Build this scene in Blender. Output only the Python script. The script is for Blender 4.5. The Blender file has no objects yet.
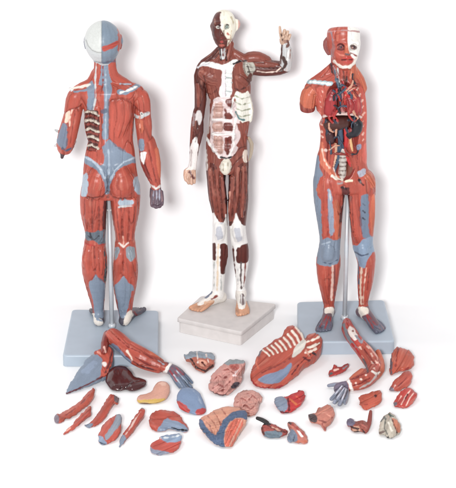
import bpy, math, numpy as np
S = 0.0028                     # metres per working unit
C = bpy.context.scene.collection
EL = math.radians(25.0); CE, SE = math.cos(EL), math.sin(EL)
DIST = 2400.0; LOOK = np.array([0.0, 0.0, 62.0])
CAM = LOOK + DIST * np.array([0.0, -CE, SE])
FW = np.array([0.0, CE, -SE]); UP = np.array([0.0, SE, CE])
rng = np.random.default_rng(7)

# ---------------------------------------------------------------- survey helpers: sight lines of the tripod position
def ray(px, py):
    return FW + np.array([1.0, 0, 0]) * (px - 228) / DIST + UP * (244 - py) / DIST
def G(px, py, z=0.0):
    r = ray(px, py); t = (z - CAM[2]) / r[2]; return CAM + r * t
def Yp(px, py, y):
    r = ray(px, py); t = (y - CAM[1]) / r[1]; return CAM + r * t
def proj(P):
    v = P - CAM; dp = v @ FW
    return 228 + DIST * v[:, 0] / dp, 244 - DIST * (v @ UP) / dp

# ---------------------------------------------------------------- numpy noise
def _h(ix, iy, iz, s):
    n = (ix.astype(np.int64) * 374761393 + iy.astype(np.int64) * 668265263 + iz.astype(np.int64) * 2147483647 + s * 974711) & 0xffffffff
    n = ((n ^ (n >> 13)) * 1274126177) & 0xffffffff
    return ((n ^ (n >> 16)) & 0xffff) / 65535.0
def noise(x, y, z=None, s=0):
    x = np.asarray(x, float); y = np.asarray(y, float); z = np.zeros_like(x) if z is None else z
    ix, iy, iz = np.floor(x), np.floor(y), np.floor(z)
    fx, fy, fz = x - ix, y - iy, z - iz
    fx, fy, fz = [f * f * (3 - 2 * f) for f in (fx, fy, fz)]
    r = 0
    for a in (0, 1):
        for b in (0, 1):
            for c in (0, 1):
                w = (fx if a else 1 - fx) * (fy if b else 1 - fy) * (fz if c else 1 - fz)
                r = r + w * _h(ix + a, iy + b, iz + c, s)
    return r * 2 - 1

# ---------------------------------------------------------------- 2D helpers
def polysd(poly, x, y):
    """signed distance, negative inside"""
    P = np.asarray(poly, float); n = len(P)
    d = np.full(x.shape, 1e9); ins = np.zeros(x.shape, bool)
    for i in range(n):
        a = P[i]; b = P[(i + 1) % n]; e = b - a
        wx, wy = x - a[0], y - a[1]
        t = np.clip((wx * e[0] + wy * e[1]) / (e @ e + 1e-9), 0, 1)
        d = np.minimum(d, (wx - e[0] * t) ** 2 + (wy - e[1] * t) ** 2)
        c = ((a[1] > y) != (b[1] > y))
        with np.errstate(divide='ignore', invalid='ignore'):
            xx = e[0] * (y - a[1]) / (e[1] if abs(e[1]) > 1e-9 else 1e-9) + a[0]
        ins ^= c & (x < xx)
    return np.where(ins, -1, 1) * np.sqrt(d)
def linesd(pts, x, y):
    P = np.asarray(pts, float); d = np.full(x.shape, 1e9)
    if len(P) == 1: return np.hypot(x - P[0, 0], y - P[0, 1])
    for i in range(len(P) - 1):
        a, b = P[i], P[i + 1]; e = b - a
        wx, wy = x - a[0], y - a[1]
        t = np.clip((wx * e[0] + wy * e[1]) / (e @ e + 1e-9), 0, 1)
        d = np.minimum(d, (wx - e[0] * t) ** 2 + (wy - e[1] * t) ** 2)
    return np.sqrt(d)
def smooth_poly(poly, it=2, cut=1.3):
    P = np.asarray(poly, float)
    for i in range(it):
        Q = np.roll(P, -1, 0); L = np.linalg.norm(Q - P, axis=1, keepdims=True) + 1e-9
        f = np.minimum(.25, cut / (1 + i * 2) / L)
        P = np.stack([P * (1 - f) + Q * f, P * f + Q * (1 - f)], 1).reshape(-1, 2)
    return P
def catmull(P, sub=2):
    P = np.asarray(P, float); n = len(P)
    if n < 3 or sub < 2: return P
    out = []
    for i in range(n - 1):
        p0, p1, p2, p3 = P[max(i - 1, 0)], P[i], P[i + 1], P[min(i + 2, n - 1)]
        for j in range(sub):
            t = j / sub
            out.append(.5 * ((2 * p1) + (-p0 + p2) * t + (2 * p0 - 5 * p1 + 4 * p2 - p3) * t * t + (-p0 + 3 * p1 - 3 * p2 + p3) * t ** 3))
    out.append(P[-1]); return np.array(out)

# ---------------------------------------------------------------- colour
def lin(c):
    c = np.asarray(c, float) / 255.0
    c = np.where(c <= 0.04045, c / 12.92, ((c + 0.055) / 1.055) ** 2.4)
    l = float(c @ [.3, .6, .1]); c = c * .93 + l * .07
    return c * (.70 + .26 * min(1, l / .6))

# ---------------------------------------------------------------- implicit solids
class Solid:
    """a lump of tapered strands merged into one skin, then coloured and split into its parts"""
    def __init__(s, h=0.6): s.pr = []; s.h = h; s.rag = .65; s.paints = []; s.grooves = []; s.pillow = None
    def chain(s, pts, col, part='', flat=1.0, k=1.2, op='add', sub=2, fib=.10, cut=None):
        P = catmull(pts, sub)          # rows x,y,z,r
        s.pr.append(dict(P=P, col=lin(col), part=part, flat=flat, k=k, op=op, fib=fib, cut=cut)); return s.pr[-1]
    def loft(s, rows, col, part='', flat=.5, k=1.2, fib=.10):
        """stack of elliptic sections, rows x,y,z,r"""
        P = catmull(rows, 4); s.pr.append(dict(P=P, col=lin(col), part=part, flat=flat, k=k, op='add', fib=fib, loft=True)); return s.pr[-1]
    def loft_eval(s, X, Y, Z, pr):
        P = pr['P'][np.argsort(pr['P'][:, 2])]; f = pr['flat']; z = P[:, 2]
        cx, cy, r = np.interp(Z, z, P[:, 0]), np.interp(Z, z, P[:, 1]), np.interp(Z, z, P[:, 3])
        d = (np.sqrt((X - cx) ** 2 + ((Y - cy) / f) ** 2) - r) * .8
        e = np.maximum(z[0] - Z, Z - z[-1]) + 0 * d; kk = 6.0
        h = np.maximum(kk - np.abs(d - e), 0) / kk
        return np.maximum(d, e) + h * h * kk * .25, X - cx, (Y - cy) / f
    def seg_eval(s, X, Y, Z, pr, i, full=False):
        a, b = pr['P'][i], pr['P'][i + 1]; f = pr['flat']
        ax, ay, az, ar = a; bx, by, bz, br = b
        ex, ey, ez = bx - ax, (by - ay) / f, bz - az
        wx, wy, wz = X - ax, (Y - ay) / f, Z - az
        t = np.clip((wx * ex + wy * ey + wz * ez) / (ex * ex + ey * ey + ez * ez + 1e-9), 0, 1)
        dx, dy, dz = wx - ex * t, wy - ey * t, wz - ez * t
        d = np.sqrt(dx * dx + dy * dy + dz * dz) - (ar + (br - ar) * t)
        return (d, t, dx, dy, dz) if full else d
    def mesh(s):
        h = s.h; m = 3.0
        lo = np.min([(pr['P'][:, :3] - pr['P'][:, 3:4]).min(0) for pr in s.pr if pr['op'] == 'add'], 0) - m
        hi = np.max([(pr['P'][:, :3] + pr['P'][:, 3:4]).max(0) for pr in s.pr if pr['op'] == 'add'], 0) + m
        if s.pillow is not None: lo = np.minimum(lo, s.pillow[1]); hi = np.maximum(hi, s.pillow[2])
        return s._mesh(lo, hi)
    def _mesh(s, lo, hi):
        h = s.h; n = np.ceil((hi - lo) / h).astype(int) + 1
        ax = [lo[i] + h * np.arange(n[i]) for i in range(3)]
        F = np.full(n, 6.0, np.float32)
        if s.pillow is not None:
            X, Y, Z = np.meshgrid(*ax, indexing='ij', sparse=True); F = s.pillow[0](X, Y, Z).astype(np.float32)
        for pr in s.pr:
            P = pr['P']; mg = pr['k'] + 2.2; r = P[:, 3:4]
            l = np.clip(((P[:, :3] - r - mg).min(0) - lo) // h, 0, n - 1).astype(int)
            u = np.clip(((P[:, :3] + r + mg).max(0) - lo) // h + 2, 1, n).astype(int)
            f = np.full(u - l, 6.0, np.float32)
            if pr.get('loft'):
                X, Y, Z = np.meshgrid(*[ax[j][l[j]:u[j]] for j in range(3)], indexing='ij', sparse=True)
                f = s.loft_eval(X, Y, Z, pr)[0].astype(np.float32)
            for i in range(0 if pr.get('loft') else len(P) - 1):
                q = P[i:i + 2]; rr = q[:, 3:4]
                a = np.clip(((q[:, :3] - rr - mg).min(0) - lo) // h, l, u - 1).astype(int)
                b = np.clip(((q[:, :3] + rr + mg).max(0) - lo) // h + 2, a + 1, u).astype(int)
                X, Y, Z = np.meshgrid(*[ax[j][a[j]:b[j]] for j in range(3)], indexing='ij', sparse=True)
                d = s.seg_eval(X, Y, Z, pr, i).astype(np.float32)
                v = f[a[0] - l[0]:b[0] - l[0], a[1] - l[1]:b[1] - l[1], a[2] - l[2]:b[2] - l[2]]
                np.minimum(v, d, out=v)
            V = F[l[0]:u[0], l[1]:u[1], l[2]:u[2]]; k = pr['k']
            if pr['op'] == 'add':
                hh = np.maximum(k - np.abs(V - f), 0) / k
                V[...] = np.minimum(V, f) - hh * hh * k * .25
            else:
                f = -f; hh = np.maximum(k - np.abs(V - f), 0) / k
                V[...] = np.maximum(V, f) + hh * hh * k * .25
        s.F = F
        neg = F < 0
        c = np.zeros(n - 1, np.int8)
        for a in (0, 1):
            for b in (0, 1):
                for d in (0, 1):
                    c += neg[a:n[0] - 1 + a, b:n[1] - 1 + b, d:n[2] - 1 + d]
        act = (c > 0) & (c < 8)
        ci = np.argwhere(act); idx = np.full(n - 1, -1, np.int64); idx[act] = np.arange(len(ci))
        acc = np.zeros((len(ci), 3)); cnt = np.zeros(len(ci))
        cor = [(a, b, d) for a in (0, 1) for b in (0, 1) for d in (0, 1)]
        val = {q: F[ci[:, 0] + q[0], ci[:, 1] + q[1], ci[:, 2] + q[2]] for q in cor}
        for p in cor:
            for axi in range(3):
                if p[axi] == 0:
                    q = list(p); q[axi] = 1; q = tuple(q)
                    va, vb = val[p], val[q]; ms = (va < 0) != (vb < 0)
                    t = np.where(ms, va / np.where(ms, va - vb, 1), 0)
                    pt = np.tile(np.array(p, float), (len(ci), 1)); pt[:, axi] = t
                    acc += pt * ms[:, None]; cnt += ms
        V = lo + h * (ci + acc / cnt[:, None])
        faces = []
        for axi in range(3):
            o = [i for i in range(3) if i != axi]
            sl0 = [slice(None)] * 3; sl1 = [slice(None)] * 3
            sl0[axi] = slice(0, n[axi] - 1); sl1[axi] = slice(1, n[axi])
            A, B = neg[tuple(sl0)], neg[tuple(sl1)]
            e = np.argwhere(A != B)
            e = e[(e[:, o[0]] > 0) & (e[:, o[1]] > 0) & (e[:, o[0]] < n[o[0]] - 1) & (e[:, o[1]] < n[o[1]] - 1)]
            inside = A[e[:, 0], e[:, 1], e[:, 2]]
            def cell(d0, d1):
                q = e.copy(); q[:, o[0]] += d0; q[:, o[1]] += d1
                return idx[q[:, 0], q[:, 1], q[:, 2]]
            q = np.stack([cell(-1, -1), cell(0, -1), cell(0, 0), cell(-1, 0)], 1)
            flip = inside if axi != 1 else ~inside
            q[~flip] = q[~flip][:, ::-1]
            faces.append(q)
        Q = np.concatenate(faces); Q = Q[(Q >= 0).all(1)]
        return V, Q
    def classify(s, V):
        n = len(V); best = np.full(n, 1e9); bi = np.zeros(n, int); al = np.zeros(n); an = np.zeros(n)
        subs = []
        for j, pr in enumerate(s.pr):
            if pr['op'] != 'sub': continue
            d = np.full(n, 1e9)
            for i in range(len(pr['P']) - 1): d = np.minimum(d, s.seg_eval(V[:, 0], V[:, 1], V[:, 2], pr, i))
            subs.append((j, d))
        for j, pr in enumerate(s.pr):
            P = pr['P']; lo = (P[:, :3] - P[:, 3:4]).min(0) - 3; hi = (P[:, :3] + P[:, 3:4]).max(0) + 3
            ms = np.nonzero(((V >= lo) & (V <= hi)).all(1))[0]
            if not len(ms): continue
            X, Y, Z = V[ms].T; L = 0.0
            bb = np.full(len(ms), 1e9); la = np.zeros(len(ms)); aa = np.zeros(len(ms))
            if pr.get('loft'):
                bb, dx, dy = s.loft_eval(X, Y, Z, pr); la = Z; aa = np.arctan2(dx, -dy) * P[:, 3].mean()
            for i in range(0 if pr.get('loft') else len(P) - 1):
                d, t, dx, dy, dz = s.seg_eval(X, Y, Z, pr, i, True)
                e = P[i + 1, :3] - P[i, :3]; ln = np.linalg.norm(e) + 1e-9; e = e / ln
                u = np.array([0, 1.0, 0]) if abs(e[1]) < .8 else np.array([1.0, 0, 0])
                p1 = np.cross(e, u); p1 /= np.linalg.norm(p1) + 1e-9; p2 = np.cross(e, p1)
                ang = np.arctan2(dx * p1[0] + dy * p1[1] + dz * p1[2], dx * p2[0] + dy * p2[1] + dz * p2[2])
                m = d < bb
                bb = np.where(m, d, bb); la = np.where(m, L + t * ln, la); aa = np.where(m, ang * (P[i, 3] + P[i + 1, 3]) * .5, aa)
                L += ln
            if pr['op'] == 'sub': bb = np.abs(bb)
            else:
                for sj, sd in subs:
                    if sj > j: bb = np.maximum(bb, -sd[ms]) + np.where(sd[ms] < .7, .5, 0)
            m = bb < best[ms]
            w = ms[m]; best[w] = bb[m]; bi[w] = j; al[w] = la[m]; an[w] = aa[m]
        return bi, al, an

def vnormals(V, Q):
    a = V[Q[:, 2]] - V[Q[:, 0]]; b = V[Q[:, 3]] - V[Q[:, 1]]
    f = np.cross(a, b); N = np.zeros_like(V)
    for i in range(4): np.add.at(N, Q[:, i], f)
    return N / (np.linalg.norm(N, axis=1, keepdims=True) + 1e-12)

# ---------------------------------------------------------------- materials
MATS = {}
def plastic(name, rough=.34, bump=.06, coat=.0, scale=260.0):
    if name in MATS: return MATS[name]
    m = bpy.data.materials.new(name); m.use_nodes = True; nt = m.node_tree; b = nt.nodes['Principled BSDF']
    at = nt.nodes.new('ShaderNodeAttribute'); at.attribute_name = 'Col'
    tc = nt.nodes.new('ShaderNodeTexCoord'); nz = nt.nodes.new('ShaderNodeTexNoise'); nz.inputs['Scale'].default_value = scale; nz.inputs['Detail'].default_value = 4
    nt.links.new(tc.outputs['Object'], nz.inputs['Vector'])
    mr = nt.nodes.new('ShaderNodeMapRange'); mr.inputs[1].default_value = .3; mr.inputs[2].default_value = .7; mr.inputs[3].default_value = .94; mr.inputs[4].default_value = 1.05
    nt.links.new(nz.outputs['Fac'], mr.inputs[0])
    mx = nt.nodes.new('ShaderNodeVectorMath'); mx.operation = 'SCALE'
    nt.links.new(at.outputs['Color'], mx.inputs[0]); nt.links.new(mr.outputs[0], mx.inputs['Scale'])
    nt.links.new(mx.outputs[0], b.inputs['Base Color'])
    rr = nt.nodes.new('ShaderNodeMapRange'); rr.inputs[3].default_value = rough - .08; rr.inputs[4].default_value = rough + .1
    nt.links.new(nz.outputs['Fac'], rr.inputs[0]); nt.links.new(rr.outputs[0], b.inputs['Roughness'])
    bp = nt.nodes.new('ShaderNodeBump'); bp.inputs['Strength'].default_value = bump; bp.inputs['Distance'].default_value = .0015
    nt.links.new(nz.outputs['Fac'], bp.inputs['Height']); nt.links.new(bp.outputs[0], b.inputs['Normal'])
    b.inputs['Specular IOR Level'].default_value = .38; b.inputs['Coat Weight'].default_value = coat; b.inputs['Coat Roughness'].default_value = .15
    MATS[name] = m; return m
def flatmat(name, col, rough=.5, metal=0.0, bump=.1, scale=60.0, var=.06):
    if name in MATS: return MATS[name]
    m = bpy.data.materials.new(name); m.use_nodes = True; nt = m.node_tree; b = nt.nodes['Principled BSDF']
    tc = nt.nodes.new('ShaderNodeTexCoord'); nz = nt.nodes.new('ShaderNodeTexNoise'); nz.inputs['Scale'].default_value = scale; nz.inputs['Detail'].default_value = 6
    nt.links.new(tc.outputs['Object'], nz.inputs['Vector'])
    cr = nt.nodes.new('ShaderNodeValToRGB'); c = lin(col)
    cr.color_ramp.elements[0].position = .3; cr.color_ramp.elements[1].position = .7
    cr.color_ramp.elements[0].color = (*(c * (1 - var)), 1); cr.color_ramp.elements[1].color = (*np.minimum(c * (1 + var), .95), 1)
    nt.links.new(nz.outputs['Fac'], cr.inputs[0]); nt.links.new(cr.outputs[0], b.inputs['Base Color'])
    bp = nt.nodes.new('ShaderNodeBump'); bp.inputs['Strength'].default_value = bump; bp.inputs['Distance'].default_value = .001
    nt.links.new(nz.outputs['Fac'], bp.inputs['Height']); nt.links.new(bp.outputs[0], b.inputs['Normal'])
    b.inputs['Roughness'].default_value = rough; b.inputs['Metallic'].default_value = metal
    MATS[name] = m; return m

# ---------------------------------------------------------------- objects
def tag(o, label=None, cat=None, group=None, kind=None):
    for k, v in (('label', label), ('category', cat), ('group', group), ('kind', kind)):
        if v: o[k] = v
    return o
def mk(name, V, faces, mat, parent=None, N=None, col=None, origin=None, smooth=True):
    """V in working units; origin = where the object's own zero is (working units)"""
    org = np.zeros(3) if origin is None else np.asarray(origin, float)
    me = bpy.data.meshes.new(name); V = (np.asarray(V, float) - org) * S
    F = np.asarray(faces) if not isinstance(faces, list) else faces
    if isinstance(F, np.ndarray):
        me.vertices.add(len(V)); me.vertices.foreach_set('co', V.ravel())
        me.loops.add(F.size); me.loops.foreach_set('vertex_index', F.ravel().astype(np.int32))
        me.polygons.add(len(F)); me.polygons.foreach_set('loop_start', np.arange(0, F.size, F.shape[1], dtype=np.int32))
        me.update(calc_edges=True)
    else:
        me.from_pydata([tuple(v) for v in V], [], F); me.update()
    if col is not None:
        a = me.color_attributes.new('Col', 'FLOAT_COLOR', 'POINT')
        a.data.foreach_set('color', np.concatenate([col, np.ones((len(col), 1))], 1).astype(np.float32).ravel())
    me.polygons.foreach_set('use_smooth', [smooth] * len(me.polygons))
    me.validate()
    if N is not None and len(me.vertices) == len(N): me.normals_split_custom_set_from_vertices([tuple(x) for x in N])
    me.materials.append(mat)
    o = bpy.data.objects.new(name, me); C.objects.link(o)
    if parent is not None: o.parent = parent
    else: o.location = tuple(org * S)
    return o
def empty(name, org, label, cat, group=None):
    o = bpy.data.objects.new(name, None); C.objects.link(o); o.location = tuple(np.asarray(org) * S)
    o.empty_display_size = .02; return tag(o, label, cat, group)

def finish(s, V, Q, name, label, cat, mat, group=None, warp=None, px=None, root=None, org=None, main='', pmats={}, facing=None):
    """colour + groove + split a meshed Solid into objects. warp: solid space -> world; px: solid space -> drawing coordinates"""
    bi, al, an = s.classify(V)
    N = vnormals(V, Q)
    u, v = px(V)
    front = (N @ facing) > -.12 if facing is not None else np.ones(len(V), bool)
    cols = np.array([p['col'] for p in s.pr]); col = cols[bi].copy() if len(s.pr) else np.zeros((len(V), 3))
    fibs = np.array([p['fib'] for p in s.pr])[bi]
    parts = [p['part'] for p in s.pr]; names = list(dict.fromkeys(parts)); lab = np.array([names.index(p) for p in parts])[bi]
    fn = noise(an / 1.15 + bi * 7.3, al / 14.0, s=3) * .5 + noise(an / 2.6 + bi * 3.1, al / 20, s=5) * .5 + noise(u / 9, v / 9, s=8) * .35
    amp = fibs.copy(); disp = np.zeros(len(V))
    seam = np.exp(-(noise(an / 6.5 + bi * 5.7, al / 46, s=17) / .07) ** 2) * (fibs > .09)
    col = col * (1 - .30 * seam[:, None]); disp -= .8 * seam
    pale = np.clip(noise(an / 1.6 + bi * 2.3, al / 11, s=31) - .45, 0, 1) * .6 * (fibs > .09)
    col = col * (1 - pale[:, None]) + lin((222, 150, 126)) * pale[:, None]
    for p in s.paints:
        base = names[lab[0]] if False else None
        ms = front.copy() if not p.get('all') else np.ones(len(V), bool)
        if p.get('back'): ms = ~front
        if p.get('on') is not None:
            ok = [i for i, nn in enumerate(names) if any(nn == q or nn.startswith(q) for q in p['on'])]
            ms &= np.isin(lab, ok)
        ii = np.nonzero(ms)[0]
        if not len(ii): continue
        g = p['geo']; w = p.get('w'); bx = np.asarray(g, float); pad = (w or 0) + 2
        ii = ii[(u[ii] > bx[:, 0].min() - pad) & (u[ii] < bx[:, 0].max() + pad) & (v[ii] > bx[:, 1].min() - pad) & (v[ii] < bx[:, 1].max() + pad)]
        if not len(ii): continue
        wob = noise(u[ii] / 2.5, v[ii] / 2.5, s=11) * p.get('rag', s.rag)
        sd = (linesd(g, u[ii], v[ii]) - w / 2 if w else polysd(smooth_poly(g, 2, p.get('cut', 1.3)), u[ii], v[ii])) + wob
        a = np.clip(.5 - sd / .8, 0, 1)
        if p.get('col') is not None:
            a_ = (a * p.get('op', 1.0))[:, None]; col[ii] = col[ii] * (1 - a_) + lin(p['col']) * a_
            if p.get('fa') is not None:
                th = math.radians(p['fa']); ca, sa = math.cos(th), math.sin(th)
                q = noise((-u[ii] * sa + v[ii] * ca) / 1.1, (u[ii] * ca + v[ii] * sa) / 12, s=23)
                fn[ii] = np.where(a > .5, q, fn[ii]); amp[ii] = np.where(a > .5, p.get('fib', .16), amp[ii])
            elif p.get('fib') is not None: amp[ii] = amp[ii] * (1 - a) + p['fib'] * a
        if p.get('dz'): disp[ii] += a * p['dz']
        if p.get('part'):
            if p['part'] not in names: names.append(p['part'])
            lab[ii[a > .5]] = names.index(p['part'])
    col = np.clip(col * (1 + (fn * amp * 1.9)[:, None]), .004, .92)
    V = V + N * (disp + fn * np.minimum(amp, .2) * .9)[:, None]
    if warp: V = warp(V)
    N = vnormals(V, Q)
    fl = lab[Q[:, 0]]
    # tiny islands of a label vanish into the majority of the quad
    for i in (1, 2, 3):
        same = (lab[Q[:, 1]] == lab[Q[:, 2]]) & (lab[Q[:, 2]] == lab[Q[:, 3]]); fl = np.where(same, lab[Q[:, 1]], fl)
    org = V.mean(0) * [1, 1, 0] if org is None else np.asarray(org)
    used = [i for i in np.unique(fl)]
    single = len(used) == 1 and root is None
    if root is None and not single: root = empty(name, org, label, cat, group)
    made = {}
    order = sorted(used, key=lambda i: names[i].count('/'))
    allp = [names[i] for i in order]
    for i in order:
        nm = names[i] or main or name
        F = Q[fl == i]; vi, inv = np.unique(F, return_inverse=True); F = inv.reshape(F.shape)
        leaf = nm.split('/')[-1].split('#')[0]; par = root
        if '/' in nm:
            pp = '/'.join(nm.split('/')[:-1]); par = made.get(pp, root)
        o = mk(name if single else leaf, V[vi], F, pmats.get(leaf, mat), None if single else par, N[vi], col[vi], org)
        made[nm] = o
        if single: tag(o, label, cat, group)
    return root, made, org
WORLD, KEY, TOP, EXPO = 0.58, 500, 190, 0.0
# ================================================================ colours read from the painted plastic
R = (190, 82, 64); RD = (146, 54, 46); RO = (202, 102, 72); B = (132, 147, 166); BL = (168, 182, 196); BD = (84, 98, 122)
W = (232, 228, 218); WG = (196, 198, 198); DK = (70, 34, 34); TAN = (212, 166, 134)
M = (102, 46, 38); M2 = (146, 74, 60); M3 = (88, 34, 30); PK = (222, 196, 188); WM = (236, 234, 230)
LAB_CAT = 'anatomy model'

class Fig(Solid):
    def __init__(s, yf, h=.6): super().__init__(h); s.yf = yf
    def c(s, pts, col, part='', **k):
        """pts: (px, py, depth toward the lens, radius)"""
        P = []
        for x, y, d, r in pts:
            w = Yp(x, y, s.yf - d); P.append((w[0], w[1], w[2], r))
        return s.chain(P, col, part, **k)
    def trunk(s, rows, col, part='', flat=.5, d=0, **k):
        """rows: (py, left px, right px)"""
        P = []
        for y, xl, xr in rows:
            a, b_ = Yp(xl, y, s.yf - d), Yp(xr, y, s.yf - d); P.append(((a[0] + b_[0]) / 2, a[1], a[2], (b_[0] - a[0]) / 2))
        return s.loft(P, col, part, flat, **k)
    def w(s, pts, col, part='', **k): return s.chain(pts, col, part, **k)
    def paint(s, geo, col=None, **k): s.paints.append(dict(geo=geo, col=col, **k))
    def line(s, geo, w, col=None, **k): s.paints.append(dict(geo=geo, col=col, w=w, **k))
    def groove(s, geo, w=1.3, dz=-.55, col=None, op=.55, **k): s.paints.append(dict(geo=geo, col=col, w=w, dz=dz, op=op, **k))
    def foot(s, A, th, L, zt, part, col, toecol, width=5.0, toes=True):
        """A ankle (world), th heading (0 = toward the lens, + = picture right)"""
        d = np.array([math.sin(th), -math.cos(th), 0]); n = np.array([math.cos(th), math.sin(th), 0])
        X = lambda f, side, z, r: tuple(np.array([A[0], A[1], 0]) + d * f + n * side) [:2] + (zt + z, r)
        s.w([(A[0], A[1], A[2], 4.6), X(0, 0, 11, 5.0), X(-4, 0, 5.2, 5.0)], col, part, k=2, fib=.04)
        s.w([X(-5, 0, 4.6, 4.6), X(L * .3, 0, 4.6, 4.6), X(L * .62, 0, 3.2, 3.2)], col, part, k=2.5, fib=.06)
        s.w([X(2, 0, 10, 4.6), X(L * .35, -.5, 7.2, 3.8), X(L * .66, -1.2, 3.6, 3)], col, part, k=3, fib=.06)
        for i, sd in enumerate((-1.0, -.45, 0.05, .5, .95)):
            sd *= width * .92; ln = L * (.92, .93, .9, .86, .8)[i]; r = (2.3, 1.7, 1.6, 1.5, 1.5)[i]
            s.w([X(L * .28, sd * .5, 5.2, 2.2), X(L * .62, sd * .95, 3.0, 2.2), X(ln, sd * 1.05, r * .95, r)], toecol, part, k=.7, fib=.10)
def hand(add, wrist, palm, fingers, thumb, col, part, r=1.5, palmr=3.4):
    """add = chain function in its own coordinates"""
    add([wrist, palm], col, part, k=1.6, flat=.75, fib=.06)
    for f in fingers: add(f, col, part, k=.5, fib=.12)
    add(thumb, col, part, k=.8, fib=.12)

# ================================================================ display bases
def slab(name, corners, zt, parent, mat, org, rnd=5.0, bev=2.2, lip=None, sub=None):
    """corners: four plan points; rounded corners, bevelled rim, built as one closed mesh"""
    P = np.array([c[:2] for c in corners]); pts = []
    for i in range(4):
        a, b, c = P[i - 1], P[i], P[(i + 1) % 4]
        u = (a - b) / np.linalg.norm(a - b); w = (c - b) / np.linalg.norm(c - b)
        for t in np.linspace(0, 1, 6):
            p = (1 - t) ** 2 * (b + u * rnd) + 2 * t * (1 - t) * b + t * t * (b + w * rnd); pts.append(p)
    pts = np.array(pts); cen = pts.mean(0); n = len(pts)
    prof = [(0.0, .2), (0.0, zt - bev)] if lip is None else [(1.6, .2), (1.6, lip - 1.0), (2.2, lip - .6), (2.2, lip), (0, lip + .4), (0.0, zt - bev)]
    for a in np.linspace(0, math.pi / 2, 6)[1:]: prof.append((bev * (1 - math.cos(a)), zt - bev + bev * math.sin(a)))
    V = []; F = []
    for off, z in prof:
        for p in pts:
            dv = cen - p; V.append((*(p + dv / np.linalg.norm(dv) * off * 1.2), z))
    for k in range(len(prof) - 1):
        for i in range(n):
            j = (i + 1) % n; F.append((k * n + i, k * n + j, (k + 1) * n + j, (k + 1) * n + i))
    F.append(tuple((len(prof) - 1) * n + i for i in range(n))); F.append(tuple(range(n))[::-1])
    o = mk(name, V, F, mat, parent, origin=org, smooth=False)
    a = sum(pts[i][0] * pts[(i + 1) % n][1] - pts[(i + 1) % n][0] * pts[i][1] for i in range(n))
    if a < 0: o.data.flip_normals()
    for p in o.data.polygons: p.use_smooth = len(p.vertices) == 4
    m = o.modifiers.new('wn', 'WEIGHTED_NORMAL'); m.keep_sharp = True
    return o
def tube(name, P, r, mat, parent, org, n=14, rings=None):
    P = np.array(P, float); V = []; F = []
    r = [r] * len(P) if np.isscalar(r) else r
    for i, p in enumerate(P):
        d = P[min(i + 1, len(P) - 1)] - P[max(i - 1, 0)]; d /= np.linalg.norm(d)
        u = np.cross(d, [0, 1, 0.01]); u /= np.linalg.norm(u); w = np.cross(d, u)
        for k in range(n):
            a = 2 * math.pi * k / n; V.append(p + (u * math.cos(a) + w * math.sin(a)) * r[i])
    for i in range(len(P) - 1):
        for k in range(n):
            F.append((i * n + k, i * n + (k + 1) % n, (i + 1) * n + (k + 1) % n, (i + 1) * n + k))
    F.append(tuple(range(n))[::-1]); F.append(tuple((len(P) - 1) * n + k for k in range(n)))
    return mk(name, V, F, mat, parent, origin=org)

plain = plastic('painted_plastic'); glossy = plastic('glossy_organ', rough=.16, bump=.1, coat=.6)
blue_base = flatmat('blue_grey_base', (174, 187, 200), .4, bump=.05, scale=30, var=.03)
stone_base = flatmat('grey_white_base', (212, 206, 203), .55, bump=.25, scale=40, var=.06)
steel = flatmat('brushed_rod', (206, 211, 216), .3, .25, .03, var=.04)
def view(V): return proj(V)

# ================================================================ LEFT: back view
Z1 = 12.0
y1 = G(98, 323, Z1)[1]
f = Fig(y1)
# head + neck
f.c([(102.8, 34, 0, 12.5), (102.8, 39, 1, 16.6), (102.9, 43, 1, 16.8), (103.5, 50, -1, 13.6), (104, 55, -3, 9.5)], WG, 'head', flat=1.08, k=2, fib=.03)
f.c([(104, 46, -10, 11.5), (104, 56, -12, 8.5), (104, 62, -13, 6)], R, 'head', k=4, fib=.05)
f.c([(120.2, 36, -3, 1.6), (121, 41, -2, 2.0), (120, 48, -3, 1.5)], R, 'head/ear', k=1, fib=.02)
f.c([(85.8, 38, -3, 1.5), (85.4, 42, -2, 1.7), (86.2, 48, -3, 1.3)], BD, 'head/ear#2', k=1, fib=.02)
f.c([(105, 56, -4, 9.5), (105.4, 66, -4, 10.6), (105, 76, -3, 10.5), (105, 82, -2, 10)], B, 'neck', k=3, fib=.04)
f.c([(98.5, 58, 3, 4.0), (98, 70, 3.5, 4.0), (97, 82, 2.5, 4.2), (96.5, 92, 3, 3)], R, 'neck', k=1.5)
f.c([(111.5, 58, 2, 4.0), (112, 68, 3, 4.4), (115, 77, 2, 5), (124, 83, 1, 5), (132, 86, 0, 3)], R, 'neck', k=1.5)
f.c([(96, 74, 0, 5), (91, 83, 0, 5), (82, 87, 0, 4.5), (76, 89, 0, 3)], R, 'torso', k=2)
# torso
f.trunk([(72, 98, 112), (79, 95, 118), (83, 91, 131), (86, 83, 140), (89, 77, 143), (94, 77, 143), (100, 80, 138), (110, 84, 134.6), (120, 84, 134), (130, 85, 133.6), (140, 87, 133), (150, 86, 134.6), (158, 84.5, 135.4), (168, 83.4, 136.6), (180, 82.4, 138.4), (190, 82, 139), (196.5, 84, 138)], R, 'torso', flat=.5, k=2, fib=.12)
f.c([(118, 92, 8, 6), (122, 104, 9, 9), (122, 118, 8, 9), (118, 132, 6.5, 7), (114, 142, 6, 4)], R, 'torso', flat=.7, k=2, fib=.14)
f.c([(97, 108, 9, 5), (99.5, 125, 8.5, 4.5), (99.5, 145, 7.5, 4.5)], R, 'torso', k=1, fib=.14)
for sx, n_ in ((-1, 0), (1, 1)):
    f.c([(110 + sx * 9, 170, 7, 9), (109.5 + sx * 12.3, 181, 9, 12.8), (109.3 + sx * 12.6, 188.6, 8, 11.0)], R, 'torso', k=3, fib=.12)
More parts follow.
